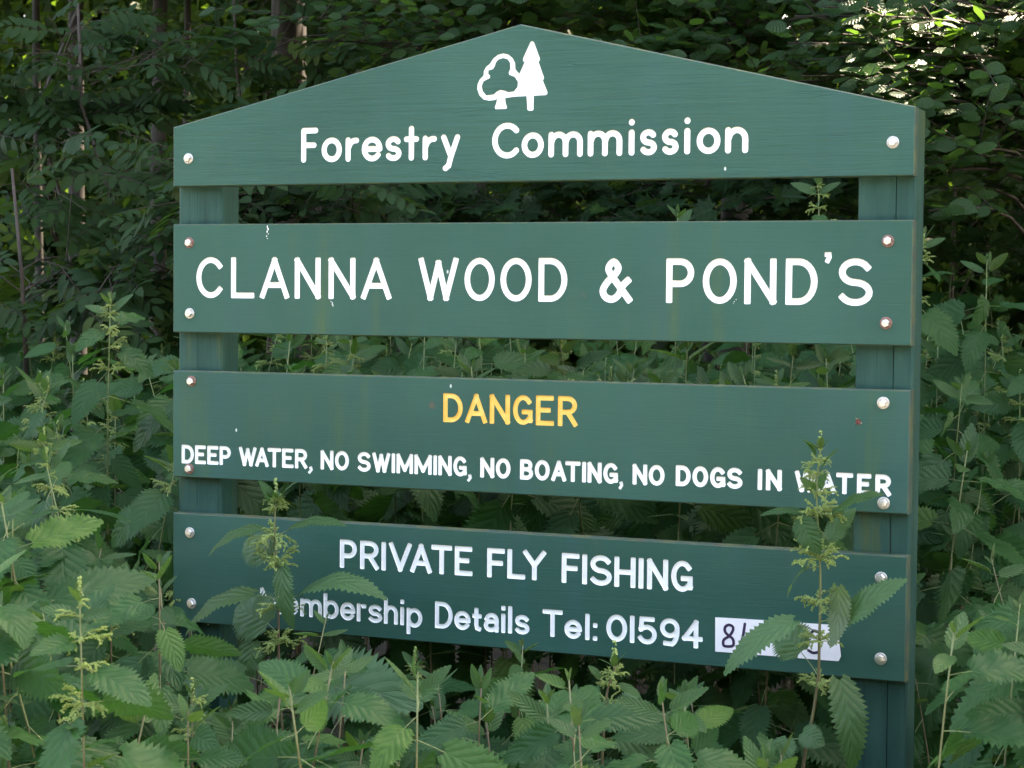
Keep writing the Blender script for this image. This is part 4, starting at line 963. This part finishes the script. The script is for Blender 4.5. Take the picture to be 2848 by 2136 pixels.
def shrub(name, label, cat, base, lobes, leafset, Lrange, per_twig, twigs, bark='twig', trunk_r=.02, face=.55, max_ind=300, group=None, trunk_top=None):
    """base: ground point; lobes: list of (centre, (rx,ry,rz), number of branches)"""
    r = rng; base = Vector((base[0], base[1], 0)); root = thing(name, label, cat, base, group)
    top = Vector(trunk_top) - base if trunk_top else Vector((r.gauss(0, .1), r.gauss(0, .1), max((Vector(c) - base).z for c, _, _ in lobes) + .3))
    tp = [top * (k / 6) + Vector((r.gauss(0, .015), r.gauss(0, .015), 0)) * (k > 0) * top.z for k in range(7)]
    b = MB(); b.tube(tp, [trunk_r * (1 - .7 * k / 6) for k in range(7)], 7)
    obj('trunk', b.mesh('trunk', M[bark], True), root)
    out = []
    for c, rad, nb in lobes:
        c = Vector(c) - base; rad = Vector(rad)
        for _ in range(nb):
            while True:
                d = Vector((U(-1, 1), U(-1, 1), U(-1, 1)))
                if d.length < 1: break
            end = c + Vector((d.x * rad.x, d.y * rad.y, d.z * rad.z))
            tt = min(.97, max(.15, (end.z - .25 * (end.xy.length)) / top.z)); st = top * tt
            mid = (st + end) / 2 + Vector((0, 0, .12 * (end - st).length))
            pts = [Vector(p) for p in crv([tuple(st), tuple(mid), tuple(end)], 4)]
            bb = MB(); n = len(pts); L0 = (end - st).length
            bb.tube(pts, [max(.0022, .010 * min(1, L0) * (1 - .8 * i / (n - 1))) for i in range(n)], 5)
            for q in range(twigs):
                t = r.uniform(.35, 1.0); i = min(n - 2, int(t * (n - 1))); p = pts[i] + (pts[i + 1] - pts[i]) * (t * (n - 1) - i)
                dr = (end - st).normalized(); dr = (dr * .7 + Vector((U(-1, 1), U(-1, 1) - .25, U(-.5, .45)))).normalized()
                L = U(.14, .34); ps = [p + dr * (L * k / 4) + Vector((0, 0, -.10 * L * (k / 4) ** 2)) for k in range(5)]
                bb.tube(ps, [.0022, .002, .0017, .0014, .001], 3, 0, False)
                for m in range(per_twig):
                    f = (m + .6) / per_twig; i2 = min(3, int(f * 4)); pp = ps[i2] + (ps[i2 + 1] - ps[i2]) * (f * 4 - i2)
                    sd = dr.cross(Vector((0, 0, 1))).normalized() * (1 if m % 2 else -1)
                    x = (dr * U(.4, .9) + sd * U(.5, 1.1) + Vector((0, 0, U(-.45, .15)))).normalized()
                    nrm = Vector((U(-.5, .5), -face + U(-.5, .5), .75 + U(-.4, .3)))
                    if keep(pp + base, .22, .03): out.append((pp, x, nrm, U(*Lrange)))
            obj('branch', bb.mesh('branch', M['twig'], True), root)
    def rank(t):
        u, v, z = proj(t[0] + base); off = max(0, -u, u - IW) + max(0, -v, v - IH)
        return off * .01 + z
    out.sort(key=rank)
    for p, x, nrm, L in out[:max_ind]:
        obj('leaf', r.choice(leafset), root, Matrix.Translation(p) @ basis(x, nrm) @ Matrix.Scale(L, 4))
    rest = out[max_ind:]
    if rest:
        vs, fs, ms, uvs = [], [], [], []; bo = 0
        for p, x, nrm, L in rest:
            me = r.choice(leafset); A = np.array(Matrix.Translation(p) @ basis(x, nrm) @ Matrix.Scale(L, 4))
            cache = LEAFC.get(me.name)
            if cache is None:
                co = np.empty(len(me.vertices) * 3); me.vertices.foreach_get('co', co); co = co.reshape(-1, 3)
                uvl = [tuple(d.uv) for d in me.uv_layers[0].data]
                cache = LEAFC[me.name] = (co, [tuple(pl.vertices) for pl in me.polygons], [pl.material_index for pl in me.polygons], uvl)
            co, pf, pm, uvl = cache
            vs.append(co @ A[:3, :3].T + A[:3, 3]); fs += [tuple(bo + i for i in f) for f in pf]; ms += pm; uvs += uvl; bo += len(co)
        me = bpy.data.meshes.new('foliage'); me.from_pydata(np.concatenate(vs).tolist(), [], fs)
        for m in leafset[0].materials: me.materials.append(m)
        me.polygons.foreach_set('material_index', ms); l = me.uv_layers.new(name='UVMap'); l.data.foreach_set('uv', [c for q in uvs for c in q])
        me.polygons.foreach_set('use_smooth', [True] * len(me.polygons))
        o = obj('foliage', me, root); o['kind'] = 'stuff'
    return root
LEAFC = {}
def gp(u, z): p = PZ(u, 1068, z); return (p.x, p.y)
# ash saplings, left
ash = [('ash sapling with feathery leaves in the upper left corner of the wood', 150, 6.9, [((180, 200, 6.6), (.30, .3, .24), 6), ((60, 480, 6.4), (.22, .3, .2), 3)]),
       ('ash sapling with feathery leaves just left of the gable board', 420, 6.6, [((330, 190, 6.4), (.22, .3, .18), 4), ((400, 500, 6.3), (.16, .3, .14), 3)]),
       ('ash sapling low behind the nettles at the left edge', 120, 6.0, [((110, 760, 5.9), (.32, .25, .14), 6)]),
       ('ash sapling low behind the nettles beside the sign', 380, 6.1, [((370, 720, 6.0), (.26, .25, .14), 5)]),
       ('ash sapling in half-light above the slope of the gable board', 760, 8.2, [((720, 210, 8.0), (.26, .4, .14), 2), ((880, 60, 8.0), (.4, .4, .2), 5)]),
       ('ash sapling showing through the gap beside the left post', 800, 6.0, [((790, 560, 5.8), (.28, .25, .12), 8), ((600, 520, 5.9), (.2, .25, .2), 4)])]
for lab, u, z, lo in ash:
    b = gp(u, z); shrub('ash_sapling', lab, 'sapling', b, [(PZ(*c), rd, n) for c, rd, n in lo], ASH, (.125, .20), 3, 4, 'twig', .014, .6, 260)
# beech trees with layered glossy leaves
beech = [('beech with glossy leaves behind the peak of the sign', 1330, 7.4, [((1150, 60, 6.9), (.45, .4, .20), 16), ((1480, 20, 6.8), (.45, .4, .20), 16), ((1000, 90, 7.2), (.3, .4, .3), 8)], 1000),
         ('beech with dense glossy leaves above the right slope of the gable board', 2050, 7.0, [((1800, 90, 6.4), (.38, .4, .25), 18), ((2150, 130, 6.3), (.42, .4, .28), 24), ((1980, 40, 6.6), (.4, .4, .25), 12)], 1000),
         ('beech with sunlit leaves at the upper right', 2960, 6.6, [((2450, 190, 5.9), (.36, .35, .34), 26), ((2720, 200, 5.7), (.30, .35, .34), 22), ((2600, 80, 6.1), (.4, .4, .25), 14), ((2680, 450, 5.6), (.20, .2, .16), 7)], 1000)]
for lab, u, z, lo, mx in beech:
    b = gp(u, z); shrub('beech_tree', lab, 'tree', b, [(PZ(*c), rd, n) for c, rd, n in lo], BEECH, (.050, .078), 6, 5, 'bark', .045, .5, 300)
maple = [('maple sapling in the gap under the gable board, left of the middle', 1060, 6.6, [((1080, 560, 6.3), (.32, .3, .15), 9), ((1260, 575, 6.4), (.22, .3, .14), 6)]),
         ('maple sapling in the gap under the gable board, right of the middle', 1620, 7.0, [((1560, 560, 6.7), (.35, .3, .16), 8), ((1850, 570, 6.6), (.3, .3, .16), 8)]),
         ('maple sapling in shade left of the right post', 2200, 6.8, [((2160, 580, 6.5), (.32, .3, .2), 9), ((2330, 560, 6.8), (.2, .3, .2), 5)]),
         ('maple sapling in deep shade right of the sign', 2700, 7.4, [((2640, 720, 7.1), (.25, .4, .25), 6), ((2790, 560, 7.3), (.2, .4, .3), 4)])]
for lab, u, z, lo in maple:
    b = gp(u, z); shrub('maple_sapling', lab, 'sapling', b, [(PZ(*c), rd, n) for c, rd, n in lo], MAPLE, (.075, .12), 4, 4, 'twig', .016, .6, 260)

# ------------------------------------------------------------------ tall trees with crowns overhead
def scatter(name, n, boxfn, size, keep=None, parent=None, base=Vector((0, 0, 0)), flat=.8):
    P0 = []
    while len(P0) < n:
        p = boxfn()
        if p is None: continue
        if keep and not keep(p, .35, size[1] * .7): continue
        P0.append(p)
    r = np.random.default_rng(n); N = n
    c = np.array([tuple(p - base) for p in P0]); L = r.uniform(size[0], size[1], N)[:, None]
    nrm = r.normal(0, .5, (N, 3)) + np.array([0, -.25, flat]); nrm /= np.linalg.norm(nrm, axis=1)[:, None]
    x = r.normal(0, 1, (N, 3)); x -= nrm * (x * nrm).sum(1)[:, None]; x /= np.linalg.norm(x, axis=1)[:, None]; y = np.cross(nrm, x)
    tm = [(0, 0, 0), (.28, -.27, .04), (.7, -.22, .0), (1, 0, -.15), (.7, .22, .0), (.28, .27, .04)]
    V = np.stack([c + L * (x * a + y * b + nrm * z) for a, b, z in tm], 1).reshape(-1, 3)
    me = bpy.data.meshes.new(name); me.from_pydata(V.tolist(), [], [f for i in range(N) for f in ((6 * i, 6 * i + 1, 6 * i + 2, 6 * i + 3), (6 * i, 6 * i + 3, 6 * i + 4, 6 * i + 5))])
    me.materials.append(M['far']); l = me.uv_layers.new(name='UVMap')
    uvt = {0: (0, .5), 1: (.28, .0), 2: (.7, .05), 3: (1, .5), 4: (.7, .95), 5: (.28, 1.0)}
    l.data.foreach_set('uv', [q for f in ((0, 1, 2, 3), (0, 3, 4, 5)) for k in f for q in uvt[k]] * N)
    return obj(name, me, parent)
def ell(c, rad):
    c = Vector(c)
    def fn():
        d = Vector((U(-1, 1), U(-1, 1), U(-1, 1)))
        if d.length > 1: return None
        return Vector((c.x + d.x * rad[0], c.y + d.y * rad[1], c.z + d.z * rad[2]))
    return fn
def tall_tree(label, x, y, r0, h, crown, n, lean=(0, 0), size=(.16, .30), name='woodland_tree'):
    root = thing(name, label, 'tree', (x, y, 0))
    b = MB(); b.tube([Vector((lean[0] * t + .03 * math.sin(5 * t + x), lean[1] * t, h * t)) for t in [k / 10 for k in range(11)]], [r0 * (1.15 if k == 0 else 1) * (1 - .55 * k / 10) for k in range(11)], 10)
    obj('trunk', b.mesh('trunk', M['bark'], True), root)
    for k in range(6):
        z = h * U(.55, .95); a = U(0, 6.28); p = Vector((lean[0] * z / h, lean[1] * z / h, z)); q = p + Vector((math.cos(a) * crown[1][0] * .8, math.sin(a) * crown[1][1] * .8, U(.2, 1.2)))
        b = MB(); b.tube([p, (p + q) / 2 + Vector((0, 0, .2)), q], [r0 * .35, r0 * .22, r0 * .08], 6); obj('limb', b.mesh('limb', M['bark'], True), root)
    c = Vector((x, y, 0)) + Vector(crown[0])
    o = scatter('crown', n, ell(c, crown[1]), size, keep, root, Vector((x, y, 0))); o['kind'] = 'stuff'
    return root
trunks = [(455, 9.0, .042, 'dark tree trunk nearest the gable board in the wood'), (531, 9.3, .019, 'thin dark tree trunk beside the thicker one near the gable board'),
          (226, 9.6, .046, 'dark tree trunk in the middle of the left-hand wood'), (115, 10.2, .024, 'slender dark tree trunk at the far left of the wood')]
for u, z, r0, lab in trunks:
    x, y = gp(u, z); tall_tree(lab, x, y, r0, 7, ((U(-.3, .3), .2, 6.4), (2.4, 2.4, 2.0)), 2600)
over = [(-3.2, 4.0), (1.1, 5.9), (2.2, 5.2), (4.6, 4.4), (7.0, 3.8), (0.8, 8.6), (4.2, 8.0), (7.2, 7.0)]  # unseen crowns above the view, leafed densely to keep sun off the sign
for i, (x, y) in enumerate(over):
    if i in (1, 2, 5): pass
    tall_tree(['broad tree of the wood left of the sign, crown overhead', 'tree behind the left half of the sign, crown overhead', 'tree behind the middle of the sign, crown overhead', 'tree behind the right post, crown overhead', 'tree out to the right of the sign, crown overhead', 'tree deep in the wood behind the sign', 'tree deep in the wood behind the right post', 'tree deep in the wood on the right'][i],
              x, y + 2.2, .12, 8.5, ((0, -1.0, 6.6), (2.8, 3.0, 2.9)), 5200, size=(.2, .36))
for x, y, lab in [(-2.6, 3.1, 'added shade tree whose low boughs hang over the nettles left of the sign'), (-.4, 3.3, 'added shade tree whose low boughs hang behind the left post'), (1.9, 3.0, 'added shade tree whose low boughs hang behind the middle of the sign'),
                  (4.3, 2.6, 'added shade tree whose low boughs hang over the nettles right of the sign'), (6.6, 2.2, 'added shade tree at the wood edge farthest to the right')]:
    tall_tree(lab, x, y + 2.0, .09, 5.6, ((0, -1.3, 4.3), (1.9, 2.0, 1.45)), 4600, size=(.16, .32))  # boughs above the view, added to darken the wood behind the sign
tall_tree('bushy young tree added to shade the sign from the right, outside the view', 3.7, 1.4, .05, 3.6, ((0, 0, 2.0), (1.1, 1.6, 1.7)), 1600, size=(.14, .26))  # out-of-view bush added to cut the light from the right
for k in range(15):
    tall_tree('tree in an unseen row added across the track to block low sky light', -28 + 4.2 * k, -15.5 + U(-1, 1), .16, 5.5, ((0, 0, 2.7 + U(-.3, .4)), (2.9, 2.2, 2.5)), 1000, size=(.5, .9))['group'] = 'light-blocking trees added across the track'  # unseen row behind the camera, added to cut low sky light
o = scatter('shade_canopy', 26000, lambda: Vector((U(-30, 20), U(6.5, 36), U(8.5, 12.5))), (.55, 1.0), keep, None, Vector((0, 0, 0)), 1.0); o['kind'] = 'stuff'; o['label'] = 'unseen leaf roof added to keep sun off the far wood'; o['category'] = 'woodland'  # leaf layer above the view, added to stop sun reaching the far wood
# the dense wood farther in, which reads as one dark mass
def slab():
    return Vector((U(-14, 8), U(9.5, 19), U(0, 1) ** 1.1 * 7.0))
clumps = [(U(-14, 8), U(9, 18), U(.2, 6.5), U(.4, 1.1)) for _ in range(230)]
def clumped():
    if rng.random() < .25: return slab()
    x, y, z, s = rng.choice(clumps); p = Vector((rng.gauss(x, s), rng.gauss(y, s), rng.gauss(z, s * .7)))
    return p if .05 < p.z < 9 and p.y > 8.6 else None
o = scatter('far_wood', 26000, clumped, (.09, .17), keep, None, Vector((0, 0, 0)), .5); o['kind'] = 'stuff'; o['label'] = 'dark mass of leaves deep in the wood'; o['category'] = 'woodland'
o = scatter('distant_wood', 30000, lambda: Vector((U(-28, 14), U(19, 30), U(0, 1) ** 1.3 * 12)), (.5, .95), None, None, Vector((0, 0, 0)), .1); o['kind'] = 'stuff'; o['label'] = 'dark backdrop of the wood behind everything'; o['category'] = 'woodland'
print('nettles', len(NETTLES), 'objects', len(bpy.data.objects))
